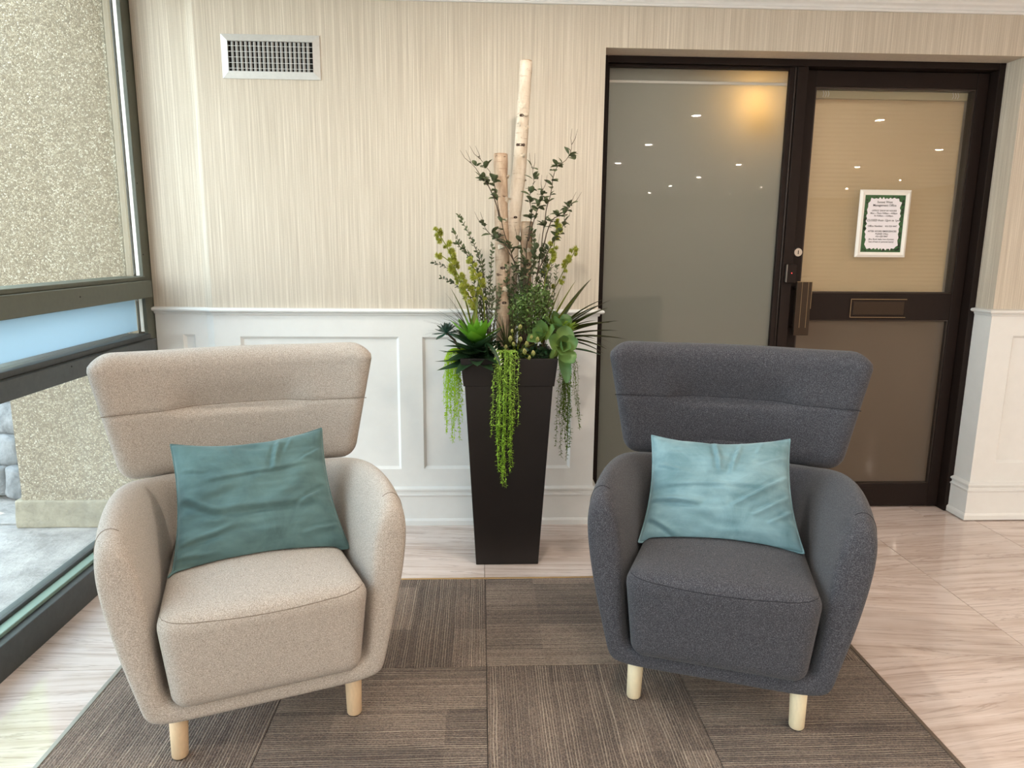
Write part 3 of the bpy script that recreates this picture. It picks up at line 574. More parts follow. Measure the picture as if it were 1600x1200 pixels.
for k in range(70):
    side = r2.choice((0, 1, 1, 2, 3, 3)); t_ = r2.uniform(-.95, .95)
    cx_, cz_ = ((t_ * pw, ph * .93), (pw * .9, t_ * ph), (t_ * pw, -ph * .92), (-pw * .9, t_ * ph))[side]
    if side == 0 and r2.random() < .6: continue
    if side == 3 and t_ < -.4: continue
    for q in range(4):
        a = r2.uniform(0, 2 * PI); L_ = r2.uniform(.004, .0085); d = Vector((math.cos(a), 0, math.sin(a))); c = Vector((-d.z, 0, d.x)) * L_ * .35
        p = Vector((max(-pw * .98, min(pw * .98, cx_)), -.0046, max(-ph * .985, min(ph * .985, cz_))))
        qd = [p, p + d * L_ * .6 + c, p + d * L_, p + d * L_ * .6 - c]
        qd = [Vector((max(-pw, min(pw, v.x)), v.y, max(-ph, min(ph, v.z)))) for v in qd]; b.poly(qd)
tag(b.build('leaf_print', M['leafblack'], sg), kind='stuff')
def text(s, x, z, size, align='CENTER', shear=0, parent=sg, y=-.0049, bold=0.0002):
    cu = bpy.data.curves.new('lettering', 'FONT'); cu.body = s; cu.size = size; cu.align_x = align; cu.shear = shear; cu.offset = bold; cu.resolution_u = 2
    tmp = bpy.data.objects.new('lettering_source', cu); COL.objects.link(tmp); bpy.context.view_layer.update()
    me = bpy.data.meshes.new_from_object(tmp.evaluated_get(bpy.context.evaluated_depsgraph_get())); bpy.data.objects.remove(tmp)
    o = bpy.data.objects.new('lettering', me); COL.objects.link(o); o.parent = parent; o.location = (x, y, z); o.rotation_euler = (PI / 2, 0, 0); me.materials.clear(); me.materials.append(M['ink'])
    return o
for s_, z_, sz, sh in (('Sunset West', .096, .0145, 0), ('Management Office', .081, .0145, 0), ("OFFICE 'DROP IN' HOURS", .0575, .0105, .2), ('Mon – Thurs 9:00am – 4:00pm', .0455, .0105, 0), ('Fri 9:00am – 12:00pm', .0335, .0105, 0), ('CLOSED from 12pm to 1pm', .0115, .0138, .25),
                       ('AFTER HOURS EMERGENCIES', -.0385, .0108, 0), ('PLEASE CALL:', -.0505, .0108, 0), ('416 628 0847', -.0625, .0108, 0), ('(fire, flood, leaks, loss of power,', -.0755, .0098, .1), ('loss of heat or personal injury)', -.0875, .0098, .1)):
    text(s_, 0, z_, sz, shear=sh)
text('Office Number:', -.072, -.0145, .0115, 'LEFT'); text('416 520 4447', .07, -.0145, .0105, 'RIGHT')
# lamp in the office behind the frosted sidelight
lp = thing('globe_lamp', 'warm glowing lamp blurred behind the frosted sidelight top', 'lamp', (1.25, .30, 2.6))
b = MB(); b.tube([(0, 0, 0), (0, 0, -.02)], .05, 16); b.tube([(0, 0, -.02), (0, 0, -.60)], .006, 8); b.build('stem', M['alu'], lp)
b = MB()
R_ = .06
b.quad_grid([[(R_ * math.sin(PI * i / 12) * math.cos(2 * PI * j / 16), R_ * math.sin(PI * i / 12) * math.sin(2 * PI * j / 16), -.645 + R_ * math.cos(PI * i / 12)) for j in range(16)] for i in range(13)], closed_u=True); b.build('globe', M['globe'], lp, smooth=True)

ol = thing('office_fill_light', 'unseen ceiling panel light added to brighten the frosted sidelight from behind', 'ceiling light', (1.0, 1.3, 2.6))  # unseen panel light, added in the office so the frosted sidelight reads brighter
bx('panel_frame', M['trimw'], (-.32, .32, -.32, .32, -.03, 0), ol, .004); bx('panel_lens', M['panel'], (-.29, .29, -.29, .29, -.034, -.03), ol)

# ------------------------------------------------------------------ ceiling downlights
def downlight(x, y):
    t = thing('downlight', 'small round white recessed ceiling downlight with warm lens', 'ceiling light', (x, y, CZ), 0, 'recessed ceiling downlights')
    b = MB(); n = 20
    b.quad_grid([[(r * math.cos(2 * PI * k / n), r * math.sin(2 * PI * k / n), z) for k in range(n)] for r, z in ((.055, 0), (.054, -.006), (.040, -.007), (.037, -.002))], closed_u=True); b.build('trim_ring', M['trimw'], t, smooth=True)
    b = MB(); b.poly([(.037 * math.cos(-2 * PI * k / n), .037 * math.sin(-2 * PI * k / n), -.003) for k in range(n)]); b.build('lens', M['lens'], t)
    ld = bpy.data.lights.new('bulb', 'AREA'); ld.shape = 'DISK'; ld.size = .072; ld.energy = LAMP_POWER; ld.color = (1, .88, .75)
    l = bpy.data.objects.new('bulb', ld); COL.objects.link(l); l.parent = t; l.location = (0, 0, -.0045)
for x in (.2, 1.85, 3.5, 5.2, 6.85):
    for y in (-1.02, -2.86, -4.68, -6.5, -8.3, -10.05, -11.8):
        if y == -1.02 and x > .5: continue
        downlight(x, y)

# ------------------------------------------------------------------ air vent
vt = thing('air_vent', 'silver wall air vent grille high on the striped wallpaper', 'vent', (-.877, 0, 2.067))
hw, hh, fw = .2025, .087, .028
b = MB(); O = [(-hw, -hh), (hw, -hh), (hw, hh), (-hw, hh)]; I = [(-hw + fw, -hh + fw), (hw - fw, -hh + fw), (hw - fw, hh - fw), (-hw + fw, hh - fw)]
for k in range(4):
    k2 = (k + 1) % 4
    for A, ya, B, yb in ((O, 0, O, -.005), (O, -.005, I, -.013), (I, -.013, I, .004)):
        b.poly([(A[k][0], ya, A[k][1]), (A[k2][0], ya, A[k2][1]), (B[k2][0], yb, B[k2][1]), (B[k][0], yb, B[k][1])])
b.build('frame', M['alu'], vt)
iw, ih = hw - fw, hh - fw
bx('duct_mouth', M['vent_dark'], (-iw, iw, -.0005, 0.0004, -ih, ih), vt)
me = None
for k in range(5):
    b = MB(); b.box(-iw, iw, -.0125, -.0095, -.0008, .0008)
    if me is None: me = b.mesh('louvre', M['alu'])
    o = link_mesh('louvre', me, vt); o.location = (0, 0, ih - (k + .75) * (2 * ih / 5.4)); o.rotation_euler = (.25, 0, 0)
me = None
for k in range(18):
    b = MB(); b.quad_grid([[(-.0066, -.004, -ih), (-.0066, -.004, ih)], [(-.003, -.0075, -ih), (-.003, -.0075, ih)], [(.0015, -.0085, -ih), (.0015, -.0085, ih)], [(.0055, -.006, -ih), (.0055, -.006, ih)]])
    if me is None: me = b.mesh('vane', M['blade'], True)
    o = link_mesh('vane', me, vt); o.location = (-iw + .018 + k * (2 * iw - .02) / 18, 0, 0)

# ------------------------------------------------------------------ armchairs
def tub_mesh():
    """upholstered tub: U-shaped section carried from the front rail to the back"""
    # station: y, [(w,z) outer from crest down], [(w,z) inner from crest down]
    S = [
        (-.110, [(.340, .600), (.360, .560), (.334, .390), (.289, .205), (.282, .160), (.13, .160)], [(.300, .605), (.272, .560), (.262, .400), (.252, .235), (.236, .205), (.13, .205)]),
        (-.085, [(.350, .645), (.368, .575), (.342, .390), (.293, .200), (.285, .155), (.13, .155)], [(.305, .655), (.264, .570), (.254, .400), (.246, .240), (.230, .210), (.13, .210)]),
        (.02, [(.352, .675), (.369, .590), (.343, .390), (.293, .205), (.280, .156), (.13, .154)], [(.308, .685), (.255, .580), (.240, .400), (.235, .260), (.215, .226), (.13, .224)]),
        (.20, [(.347, .670), (.363, .590), (.337, .390), (.284, .208), (.268, .156), (.13, .154)], [(.302, .680), (.242, .580), (.230, .400), (.225, .260), (.205, .226), (.13, .224)]),
        (.36, [(.325, .640), (.345, .570), (.322, .390), (.272, .210), (.25, .156), (.12, .154)], [(.262, .650), (.222, .560), (.215, .400), (.210, .260), (.195, .226), (.12, .224)]),
        (.48, [(.285, .605), (.310, .550), (.295, .390), (.255, .210), (.235, .156), (.12, .154)], [(.215, .610), (.185, .540), (.180, .400), (.175, .260), (.165, .226), (.12, .224)]),
        (.60, [(.22, .585), (.245, .53), (.245, .39), (.220, .210), (.205, .156), (.11, .154)], None),
        (.635, [(.17, .565), (.19, .52), (.19, .39), (.18, .220), (.165, .17), (.09, .168)], None),
    ]
    v = []; f = []
    def ring(y, half): return [(-w, y, z) for w, z in half] + [(w, y, z) for w, z in reversed(half)]
    O = []; I = []
    for y, o, i in S:
        O.append([len(v) + k for k in range(12)]); v.extend(ring(y, o))
        if i: I.append([len(v) + k for k in range(12)]); v.extend(ring(y, i))
    for j in range(len(O) - 1):
        for k in range(11): f.append((O[j][k], O[j + 1][k], O[j + 1][k + 1], O[j][k + 1]))
    for j in range(len(I) - 1):
        for k in range(11): f.append((I[j][k], I[j][k + 1], I[j + 1][k + 1], I[j + 1][k]))
        f.append((O[j][0], I[j][0], I[j + 1][0], O[j + 1][0])); f.append((O[j][11], O[j + 1][11], I[j + 1][11], I[j][11]))
    for k in range(11): f.append((O[0][k], O[0][k + 1], I[0][k + 1], I[0][k]))
    jb = len(I) - 1
    for k in range(5): f.append((I[jb][k], I[jb][k + 1], I[jb][10 - k], I[jb][11 - k]))
    f.append((O[jb][0], I[jb][0], O[jb + 1][0])); f.append((O[jb][11], O[jb + 1][11], I[jb][11])); f.append((I[jb][0], I[jb][11], O[jb + 1][11], O[jb + 1][0]))
    f.append((O[jb + 1][0], O[jb + 1][11], O[jb + 2][11], O[jb + 2][0]))
    for k in range(5): f.append((O[-1][k], O[-1][11 - k], O[-1][10 - k], O[-1][k + 1]))
    b = MB(); b.v = v; b.f = f; return b
ss = lambda a, b_, x: (lambda t: t * t * (3 - 2 * t))(max(0, min(1, (x - a) / (b_ - a))))
HZ = .785
def head_front(x, z, y):
    """bend, taper and dent of the wing headrest; input on a box of half sizes .39 .055 .195"""
    t = (z + .195) / .39
    wsc = .345 + (.402 - .345) * min(1, t / .9) - .012 * ss(.88, 1.0, t)
    X = x / .39 * wsc; u = X / .4
    Z = z + HZ + .006 * ss(.5, 1.0, abs(u)) * t + .010 * ss(.55, 1.0, abs(u)) * (1 - t)
    Y = y + .565 - .100 * abs(u) ** 2.2 + .02 * (1 - t) - .012 * t
    if y < 0:
        zs = .803
        dz = Z - zs
        d = (math.exp(-(dz / .060) ** 2) if dz > 0 else math.exp(-(dz / .018) ** 2)) * (1 - ss(.32, .56, abs(u)))
        g = math.exp(-(dz / .008) ** 2)
        Y += .027 * d + .004 * g * (1 - ss(.90, .97, abs(u)))
        Y += .012 * (1 - t) * 0
    return Vector((X, Y, Z))
def head_mesh():
    b = rbox(.39, .055, .195, .05, 72)
    return deform(b, lambda p: head_front(p.x, p.z, p.y))
def cushion_mesh():
    b = rbox(.238, .30, .128, .040, 26)
    def fn(p):
        t = (p.z + .128) / .256; fy = (p.y + .30) / .60
        x = p.x * (.945 + .10 * t) * (1 - .16 * fy)
        y = p.y + .165 - .025 * (1 - (p.x / .24) ** 2) * (1 - fy) * t - .022 * t * (1 - fy)
        z = p.z + .329 + (.030 * (1 - (p.x / .24) ** 2) * (1 - (2 * fy - .9) ** 2) if p.z > 0 else 0) - .008 * (1 - t) * 0
        return Vector((x, y, z))
    return deform(b, fn)
def armchair(name, label, loc, rz, fab, seam, wood):
    root = thing(name, label, 'armchair', (loc[0], loc[1], .0069), rz)
    tub = tub_mesh().build('tub', fab, root, smooth=True, subsurf=3)
    cu = cushion_mesh().build('seat_cushion', fab, root, smooth=True)
    hd = head_mesh().build('wing_headrest', fab, root, smooth=True)
    b = MB()
    pts = [head_front(-.385 + .77 * i / 60, .803 - HZ, -.055) for i in range(61)]
    pts = [p + Vector((0, .0005, 0)) for p in pts]
    b.tube(pts, .0014, 5); b.build('seam', seam, hd, smooth=True)
    b = MB(); b.box(-.13, .13, .52, .585, .52, .66); b.build('headrest_bracket', fab, root, bevel=.01)
    bpy.context.view_layer.update(); dg = bpy.context.evaluated_depsgraph_get(); ev = tub.evaluated_get(dg)
    for sx_ in (-1, 1):
        pts = []
        for i in range(22):
            a_ = math.radians(-8 + 5.4 * i); d_ = Vector((sx_ * math.cos(a_), -.06 - .10 * i / 21, math.sin(a_))).normalized(); c_ = Vector((sx_ * .318, -.045, .60))
            ok, loc_, nrm, fi = ev.ray_cast(c_ + d_ * .3, -d_)
            if ok: pts.append(loc_ + nrm * .0002)
        b = MB(); b.tube(pts, .0011, 5); b.build('seam', seam, tub, smooth=True)
    evc = cu.evaluated_get(dg); pts = []
    for i in range(41):
        x_ = -.246 + .492 * i / 40; ok, loc_, nrm, fi = evc.closest_point_on_mesh(Vector((x_, -.17 + .06 * abs(x_ / .246) ** 10, .437 + .018 * (x_ / .246) ** 2))); pts.append(loc_ + nrm * .0002)
    b = MB(); b.tube(pts, .0011, 5); b.build('seam', seam, cu, smooth=True)
    for sx_ in (-1, 1):
        for y0, y1 in ((-.035, 0.0), (.42, .46)):
            b = MB(); s_ = .22 if y0 < .1 else .19
            top, bot = Vector((sx_ * (s_ - .004), y0, .18)), Vector((sx_ * (s_ + .003), y1, 0))
            ring = lambda c_, r_, z_: [(c_.x + r_ * math.cos(2 * PI * q / 20), c_.y + r_ * math.sin(2 * PI * q / 20), z_) for q in range(20)]
            b.quad_grid([ring(bot, .0185, .003), ring(bot, .0205, .007), ring(top, .0235, top.z)], closed_u=True); b.f.append(tuple(range(20))[::-1]); b.f.append(tuple(range(40, 60))); lg = b.build('leg', wood, root, smooth=False, bevel=0)
            lg.data.polygons.foreach_set('use_smooth', [len(p.vertices) == 4 for p in lg.data.polygons])
            b = MB(); b.tube([bot + Vector((0, 0, -.0002)), bot + Vector((0, 0, .0035))], .017, 12); b.build('glide', M['glide'], lg)
    bpy.context.view_layer.update(); dg = bpy.context.evaluated_depsgraph_get()
    return [q.evaluated_get(dg) for q in (cu, tub, hd)]
chair_l = armchair('wing_armchair', 'light oatmeal grey wing armchair beside the window', (-.5623, -1.5059), .3721, M['fab_l'], M['seam_l'], M['beech'])
chair_d = armchair('wing_armchair', 'charcoal grey wing armchair in front of the frosted door glass', (.6566, -1.4488), -.3413, M['fab_d'], M['seam_d'], M['beech2'])

def pillow(solids, label, chair, rz, m, seed, hw, hh, pos, tilt, roll, folds, tip):
    """chair-local placement; u right, v up"""
    n = 90; rows_f = []; rows_b = []; rr = Vector((seed * 3.1, seed * 1.7, 0))
    def P(u, v, side):
        # pulled-in edges, sharp corners
        x = u * hw * (1 - .085 * (1 - v * v) ** 1.0) * (1 - .055 * v); z = v * hh * (1 - (.15 if v > 0 else .05) * (1 - u * u) ** 1.0)
        e = (max(0, 1 - abs(u) ** 2.6) * max(0, 1 - abs(v) ** 2.6)) ** .5
        th = .078 * e
        if side < 0:
            wn = noise.noise(Vector((u * 2.2, v * 3.4, 0)) + rr) * .010 + noise.noise(Vector((u * 4, v * 9, 3)) + rr) * .005
            th += wn * e ** .5
            for (u0, v0, u1, v1, wd, dp) in folds:
                a = Vector((u0, v0)); c = Vector((u1, v1)) - a; L2 = c.length_squared; w2 = Vector((u, v)) - a; t = w2.dot(c) / L2
                if not -.05 < t < 1.05: continue
                t = max(0, min(1, t)); q = (c.x * w2.y - c.y * w2.x) / math.sqrt(L2) / wd + .35 * noise.noise(Vector((t * 3.0, seed, dp * 99)))
                if abs(q) > 4: continue
                th += 1.25 * dp * (math.exp(-(q - .5) ** 2 * 1.4) - .85 * math.exp(-(q + .35) ** 2 * 2.6)) * math.sin(PI * t) ** .6
            for sgu in (-1, 1):   # gathers near the side seams
                q = 1 - abs(u - sgu); 
                if q > .6: th += .0035 * math.sin(v * 22 + seed + sgu) * (q - .6) / .4 * e ** .3
        y = side * th
        return Vector((x, y, z))
    loc = Matrix.Translation(pos) @ Matrix.Rotation(tip, 4, 'Z') @ Matrix.Rotation(-tilt, 4, 'X') @ Matrix.Rotation(roll, 4, 'Y'); inv = loc.inverted()
    def settle(p):
        # the pillow gives way where it rests on the cushion, arms and back
        q = loc @ p
        for _ in range(3):
            for sld in solids:
                ok, c, nrm, fi = sld.closest_point_on_mesh(q, distance=.2)
                if ok and (q - c).dot(nrm) < .004: q = c + nrm * .004
        return inv @ q
    b = MB()
    gf = [[P(-1 + 2 * i / n, -1 + 2 * j / n, -1) for i in range(n + 1)] for j in range(n + 1)]
    gb = [[P(-1 + 2 * i / n, -1 + 2 * j / n, 1) for i in range(n + 1)] for j in range(n + 1)]
    gf = [[settle(p) for p in r] for r in gf]; gb = [[settle(p) for p in r] for r in gb]
    b.quad_grid(gf); b.quad_grid([r[::-1] for r in gb])
    o = b.build('throw_pillow', m, smooth=True); tag(o, label, 'pillow')
    M1 = Matrix.Translation((chair[0], chair[1], .0069)) @ Matrix.Rotation(rz, 4, 'Z') @ loc
    o.matrix_world = M1
    ring = [gf[0][i] for i in range(n + 1)] + [gf[j][n] for j in range(1, n + 1)] + [gf[n][i] for i in range(n - 1, -1, -1)] + [gf[j][0] for j in range(n - 1, 0, -1)]
    b = MB(); b.tube(ring + [ring[0]], .0028, 6); b.build('piping', m, o, smooth=True)
    return o
pillow(chair_l, 'dark teal velvet pillow leaning in the oatmeal armchair', (-.5623, -1.5059), .3721, M['vel_l'], 1.0, .216, .184, (.010, .190, .602), .62, -.02,
       [(-.62, -.26, .80, -.30, .075, .010), (.36, 1.0, .20, .30, .055, .009), (-.98, .06, -.45, -.34, .065, .011), (.98, .0, .40, -.34, .05, .008), (-.98, -.62, -.30, -.52, .05, .007), (-.70, .26, .75, .36, .05, .005), (.98, -.62, .45, -.72, .045, .007), (-.98, -.78, -.5, -.85, .04, .005), (.55, .95, .40, .62, .04, .004), (-.3, .95, -.28, .7, .04, .003), (.95, .62, .6, .45, .04, .005), (-.95, .5, -.6, .42, .04, .004)], .0)
pillow(chair_d, 'pale teal velvet pillow leaning in the charcoal armchair', (.6566, -1.4488), -.3413, M['vel_d'], 2.3, .214, .170, (-.022, .190, .592), .66, -.06,
       [(-.10, 1.0, -.02, .22, .05, .010), (.30, .98, .12, .20, .05, .007), (.98, .25, .12, -.40, .06, .011), (.98, -.10, .40, -.52, .05, .010), (-.98, -.30, -.25, -.44, .06, .010), (-.95, -.62, -.5, -.98, .05, .008), (.98, .62, .5, .42, .045, .005), (-.75, -.08, .70, -.04, .05, .005), (.98, -.35, .60, -.62, .04, .007), (-.95, .35, -.55, .2, .045, .005), (.62, .95, .5, .65, .04, .004)], .0)

# ------------------------------------------------------------------ planter
PX, PY = .109, -.328
pl = thing('planter', 'tall tapered square espresso brown planter standing by the white panelled wall', 'planter', (PX, PY, 0))
def frustum(b, h0, z0, h1, z1):
    b.quad_grid([[(-h, -h, z), (h, -h, z), (h, h, z), (-h, h, z)] for h, z in ((h0, z0), (h1, z1))], closed_u=True)
b = MB(); h = lambda z: .129 + (.172 - .129) * z / .765
b.quad_grid([[(-q, -q, z), (q, -q, z), (q, q, z), (-q, q, z)] for q, z in ((h(0), 0), (h(.25), .25), (h(.5), .5), (h(.765), .765))], closed_u=True)
b.f.append((0, 3, 2, 1)); b.build('body', M['pot'], pl, bevel=.003)
b = MB(); b.quad_grid([[(-q, -q, z), (q, -q, z), (q, q, z), (-q, q, z)] for q, z in ((.168, .763), (.177, .763), (.189, .874), (.178, .874), (.174, .84))], closed_u=True); b.build('rim', M['pot'], pl, bevel=.002)
rows = [[(-.176 + .352 * i / 14, -.176 + .352 * j / 14, .846 + .012 * noise.noise(Vector((i * .7, j * .7, 0)))) for i in range(15)] for j in range(15)]
b = MB(); b.quad_grid(rows); b.build('soil', M['soil'], pl)

# leaves
def leaf_mb(L, W, prof, bend=0.0, fold=.25, n=6, thick=0.0):
    """leaf along +X, face up +Z; prof maps 0..1 to relative half width; bend turns the tip (radians over the length)"""
    b = MB(); rows = []; p = Vector((0, 0, 0)); a = 0
    for i in range(n + 1):
        t = i / n; w_ = W * max(prof(t), 0.004)
        up = Vector((-math.sin(a), 0, math.cos(a)))
        rows.append([p + Vector((0, -w_, 0)) + up * fold * w_, p + Vector((0, -w_ * .5, 0)) + up * fold * w_ * .3, p, p + Vector((0, w_ * .5, 0)) + up * fold * w_ * .3, p + Vector((0, w_, 0)) + up * fold * w_])
        p = p + Vector((math.cos(a), 0, math.sin(a))) * (L / n); a += bend / n
    b.quad_grid(rows)
    if thick:
        k = len(b.v); m = 5
        b.v += [tuple(Vector(rows[i][j]) - Vector((0, 0, thick * math.sin(PI * min(1, i / n * .8 + .2)) * (0 if j in (0, 4) else 1)))) for i in range(n + 1) for j in range(m)]
        for i in range(n):
            for j in range(m - 1): b.f.append((k + i * m + j, k + (i + 1) * m + j, k + (i + 1) * m + j + 1, k + i * m + j + 1))
    return b
def aim(pos, az, el, roll=0): return Matrix.Translation(pos) @ Matrix.Rotation(az, 4, 'Z') @ Matrix.Rotation(-el, 4, 'Y') @ Matrix.Rotation(roll, 4, 'X')
pointed = lambda t: (.55 + .9 * t if t < .4 else .91) * (1 - max(0, t - .25) / .75) ** .75 + .0
spoon = lambda t: .22 + .8 * math.sin(PI * min(1, t ** 1.35 * .97)) ** .9 * (1 if t < .99 else .5)
oval = lambda t: max(.03, math.sin(PI * min(.985, t * .93 + .03)) ** .8)
blade = lambda t: (1 - t) ** .7 * (.6 + .4 * min(1, t * 5))
FRONT = -PI / 2
def leaf_kind(name, m, *a, **k): return leaf_mb(*a, **k).mesh(name, m, True)
grp = 'greenery planted in the tall planter'

# birch poles
def log(label, pts, radii, m, seed, curls, knots):
    base = Vector(pts[-1]); o = thing('birch_log', label, 'branch', base)
    P = [Vector(p) - base for p in pts][::-1]; R0 = radii[::-1]; fine = []; rad = []
    for i in range(len(P) - 1):
        for k in range(6):
            t = k / 6; fine.append(P[i].lerp(P[i + 1], t)); rad.append((R0[i] + (R0[i + 1] - R0[i]) * t) * (1 + .05 * noise.noise(Vector((i + t, seed, 0)) * 2.3)))
    fine.append(P[-1]); rad.append(R0[-1])
    b = MB(); b.tube(fine, rad, 18); b.v = [tuple(Vector(q) + Vector((noise.noise(Vector(q) * 40 + Vector((seed, 0, 0))), noise.noise(Vector(q) * 40 + Vector((0, seed, 0))), 0)) * .0012) for q in b.v]
    q = b.build('bark', m, o, smooth=False); q.data.polygons.foreach_set('use_smooth', [len(p.vertices) == 4 for p in q.data.polygons])
    e = MB(); top = fine[-1]; e.tube([top + Vector((0, 0, .0003)), top + Vector((0, 0, .002))], rad[-1] * .9, 16); e.build('cut_end', M['cut'], o)
    rr = random.Random(seed)
    def at(t): i = min(len(fine) - 2, int(t * (len(fine) - 1))); return fine[i].lerp(fine[i + 1], t * (len(fine) - 1) - i), rad[i]
    for t, ang, sz in curls:
        c, r = at(t); b = MB(); rows = []
        for i in range(5):
            a = ang + (i - 2) * sz * 12; rows.append([(c.x + (r + .0008 + .008 * j / 4 * (i / 4) ** 1.5 + .001 * rr.random()) * math.cos(a), c.y + (r + .0008 + .008 * j / 4 * (i / 4) ** 1.5) * math.sin(a), c.z + (j - 2) * sz * (.28 - .1 * abs(i - 2) / 2) + rr.uniform(-.0035, .0035)) for j in range(5)])
        b.quad_grid(rows); b.build('bark_curl', M['curl'], o, smooth=True)
    for t, ang, sz in knots:
        c, r = at(t); d = Vector((math.cos(ang), math.sin(ang), 0)); b = MB()
        b.quad_grid([[c + d * (r + .0012) + (Vector((-d.y, d.x, 0)) * math.cos(2 * PI * k / 10) * q + Vector((0, 0, math.sin(2 * PI * k / 10) * q * .62))) * sz - d * (q * q * sz * sz / (2 * r)) for k in range(10)] for q in (1, .6, .2)], closed_u=True); b.build('knot', M['knot'], o)
    return o
log('tallest slim white birch pole rising from the planter', [(.173, -.30, 2.0), (.163, -.30, 1.802), (.152, -.30, 1.61), (.131, -.31, 1.412), (.120, -.31, 1.261), (.112, -.31, 1.05), (.108, -.31, .84)], [.024, .025, .0265, .028, .029, .03, .03], M['birch'], 3,
    [(.86, -1.9, .022), (.83, -1.2, .016), (.80, -2.2, .014), (.79, -1.0, .016), (.70, -1.3, .014), (.70, -2.8, .008), (.62, -.5, .007), (.56, -2.6, .008)], [(.735, -1.7, .018), (.83, -1.7, .012), (.5, -1.4, .008)])
log('middle-height peeling birch pole with tan bark in the planter', [(.075, -.36, 1.648), (.078, -.36, 1.434), (.084, -.36, 1.261), (.088, -.36, 1.033), (.09, -.36, .84)], [.027, .027, .028, .029, .030], M['birch2'], 8,
    [(.9, -.4, .012), (.8, -.5, .02), (.7, -1.0, .012), (.55, -1.8, .016), (.45, -.7, .022), (.36, -1.2, .018)], [(.45, -1.5, .012), (.62, -1.9, .008), (.3, -1.4, .01)])
log('shortest birch stump half hidden by twigs in the planter', [(.183, -.32, 1.395), (.181, -.32, 1.21), (.18, -.32, 1.08), (.18, -.32, .84)], [.024, .023, .022, .024], M['birch2'], 12, [(.8, -1.4, .014), (.5, -1.9, .012)], [(.7, -1.2, .01)])

# leafy twigs
twl = leaf_kind('leaf', M['twig_leaf'], .034, .0100, oval, bend=-.3, fold=.3, n=4)
def smooth_path(pts, n=4):
    P = [Vector(p) for p in pts]; out = []
    for i in range(len(P) - 1):
        p0 = P[max(0, i - 1)]; p1 = P[i]; p2 = P[i + 1]; p3 = P[min(len(P) - 1, i + 2)]
        for k in range(n):
            t = k / n; out.append(.5 * ((2 * p1) + (p2 - p0) * t + (2 * p0 - 5 * p1 + 4 * p2 - p3) * t * t + (3 * p1 - p0 - 3 * p2 + p3) * t ** 3))
    out.append(P[-1]); return out
def twig(label, branches, seed, nleaf=22, lo=.0):
    rr = random.Random(seed); base = Vector(branches[0][-1]); o = thing('leafy_twig', label, 'twig', base, 0)
    b = MB()
    for bi, pts in enumerate(branches):
        P = [Vector(p) - base for p in pts]; fine = smooth_path(P)
        for i in range(len(fine) - 1): fine[i] = fine[i] + Vector((rr.uniform(-1, 1), rr.uniform(-1, 1), rr.uniform(-.5, .5))) * .0022
        n = len(fine); b.tube(fine, [.0008 + .0022 * i / n for i in range(n)], 5)
        # bare forked tip
        d = (fine[0] - fine[2]).normalized(); t0 = fine[1]
        for q in (-.5, .5): b.tube([t0, t0 + d * .022 + Vector((q * .018, 0, .004)), t0 + d * .045 + Vector((q * .022, q * .01, .016))], [.001, .0008, .0004], 4)
        m = int(nleaf * (1 if bi == 0 else .5))
        for k in range(m):
            t = rr.uniform(.10, .80); i = int(t * (n - 1)); pos = fine[i].lerp(fine[min(n - 1, i + 1)], rr.random())
            if k % 3: pos = fine[int((int(t * 9) / 9) * (n - 1))] + Vector((rr.uniform(-1, 1), rr.uniform(-1, 1), rr.uniform(-1, 1))) * .006
            s = rr.uniform(.7, 1.15)
            link_mesh('leaf', twl, o, aim(pos, rr.uniform(0, 2 * PI), rr.uniform(-.3, 1.1), rr.uniform(-.5, .5)) @ Matrix.Scale(s, 4))
    b.build('stem', M['twig'], o, smooth=True)
    return o
B_ = lambda x, y: [(x, y, .84)]
twig('leafy dark twig crossing in front of the peeling birch pole', [[(-.009, -.42, 1.63), (.032, -.42, 1.577), (.057, -.42, 1.502), (.077, -.42, 1.395), (.12, -.41, 1.262), (.151, -.40, 1.164), (.160, -.38, 1.0)] + B_(.15, -.36), [(-.045, -.43, 1.613), (.001, -.43, 1.56), (.040, -.43, 1.502), (.069, -.42, 1.41)], [(.0, -.40, 1.39), (.035, -.42, 1.345), (.085, -.42, 1.31), (.13, -.41, 1.24)]], 1, 46)
twig('tallest leafy twig reaching up beside the door frame', [[(.351, -.38, 1.694), (.335, -.38, 1.639), (.287, -.38, 1.591), (.269, -.38, 1.507), (.25, -.38, 1.41), (.235, -.38, 1.287), (.219, -.38, 1.163), (.213, -.37, 1.0)] + B_(.205, -.35), [(.352, -.42, 1.463), (.316, -.42, 1.422), (.272, -.42, 1.397), (.243, -.40, 1.30)], [(.33, -.40, 1.40), (.30, -.40, 1.35), (.26, -.40, 1.28), (.225, -.39, 1.2)]], 2, 52)
twig('leafy twig standing directly against the tallest birch pole', [[(.198, -.38, 1.602), (.203, -.38, 1.543), (.189, -.38, 1.482), (.195, -.38, 1.41), (.177, -.38, 1.287), (.173, -.38, 1.162), (.17, -.37, 1.0)] + B_(.17, -.36), [(.235, -.40, 1.52), (.225, -.40, 1.46), (.205, -.39, 1.40), (.185, -.38, 1.32)]], 3, 44)
twig('short bushy leafy twig low between the birch poles', [[(.15, -.43, 1.33), (.16, -.43, 1.26), (.165, -.43, 1.18), (.16, -.42, 1.05)] + B_(.15, -.40), [(.21, -.43, 1.30), (.20, -.43, 1.23), (.18, -.42, 1.15)]], 4, 36)

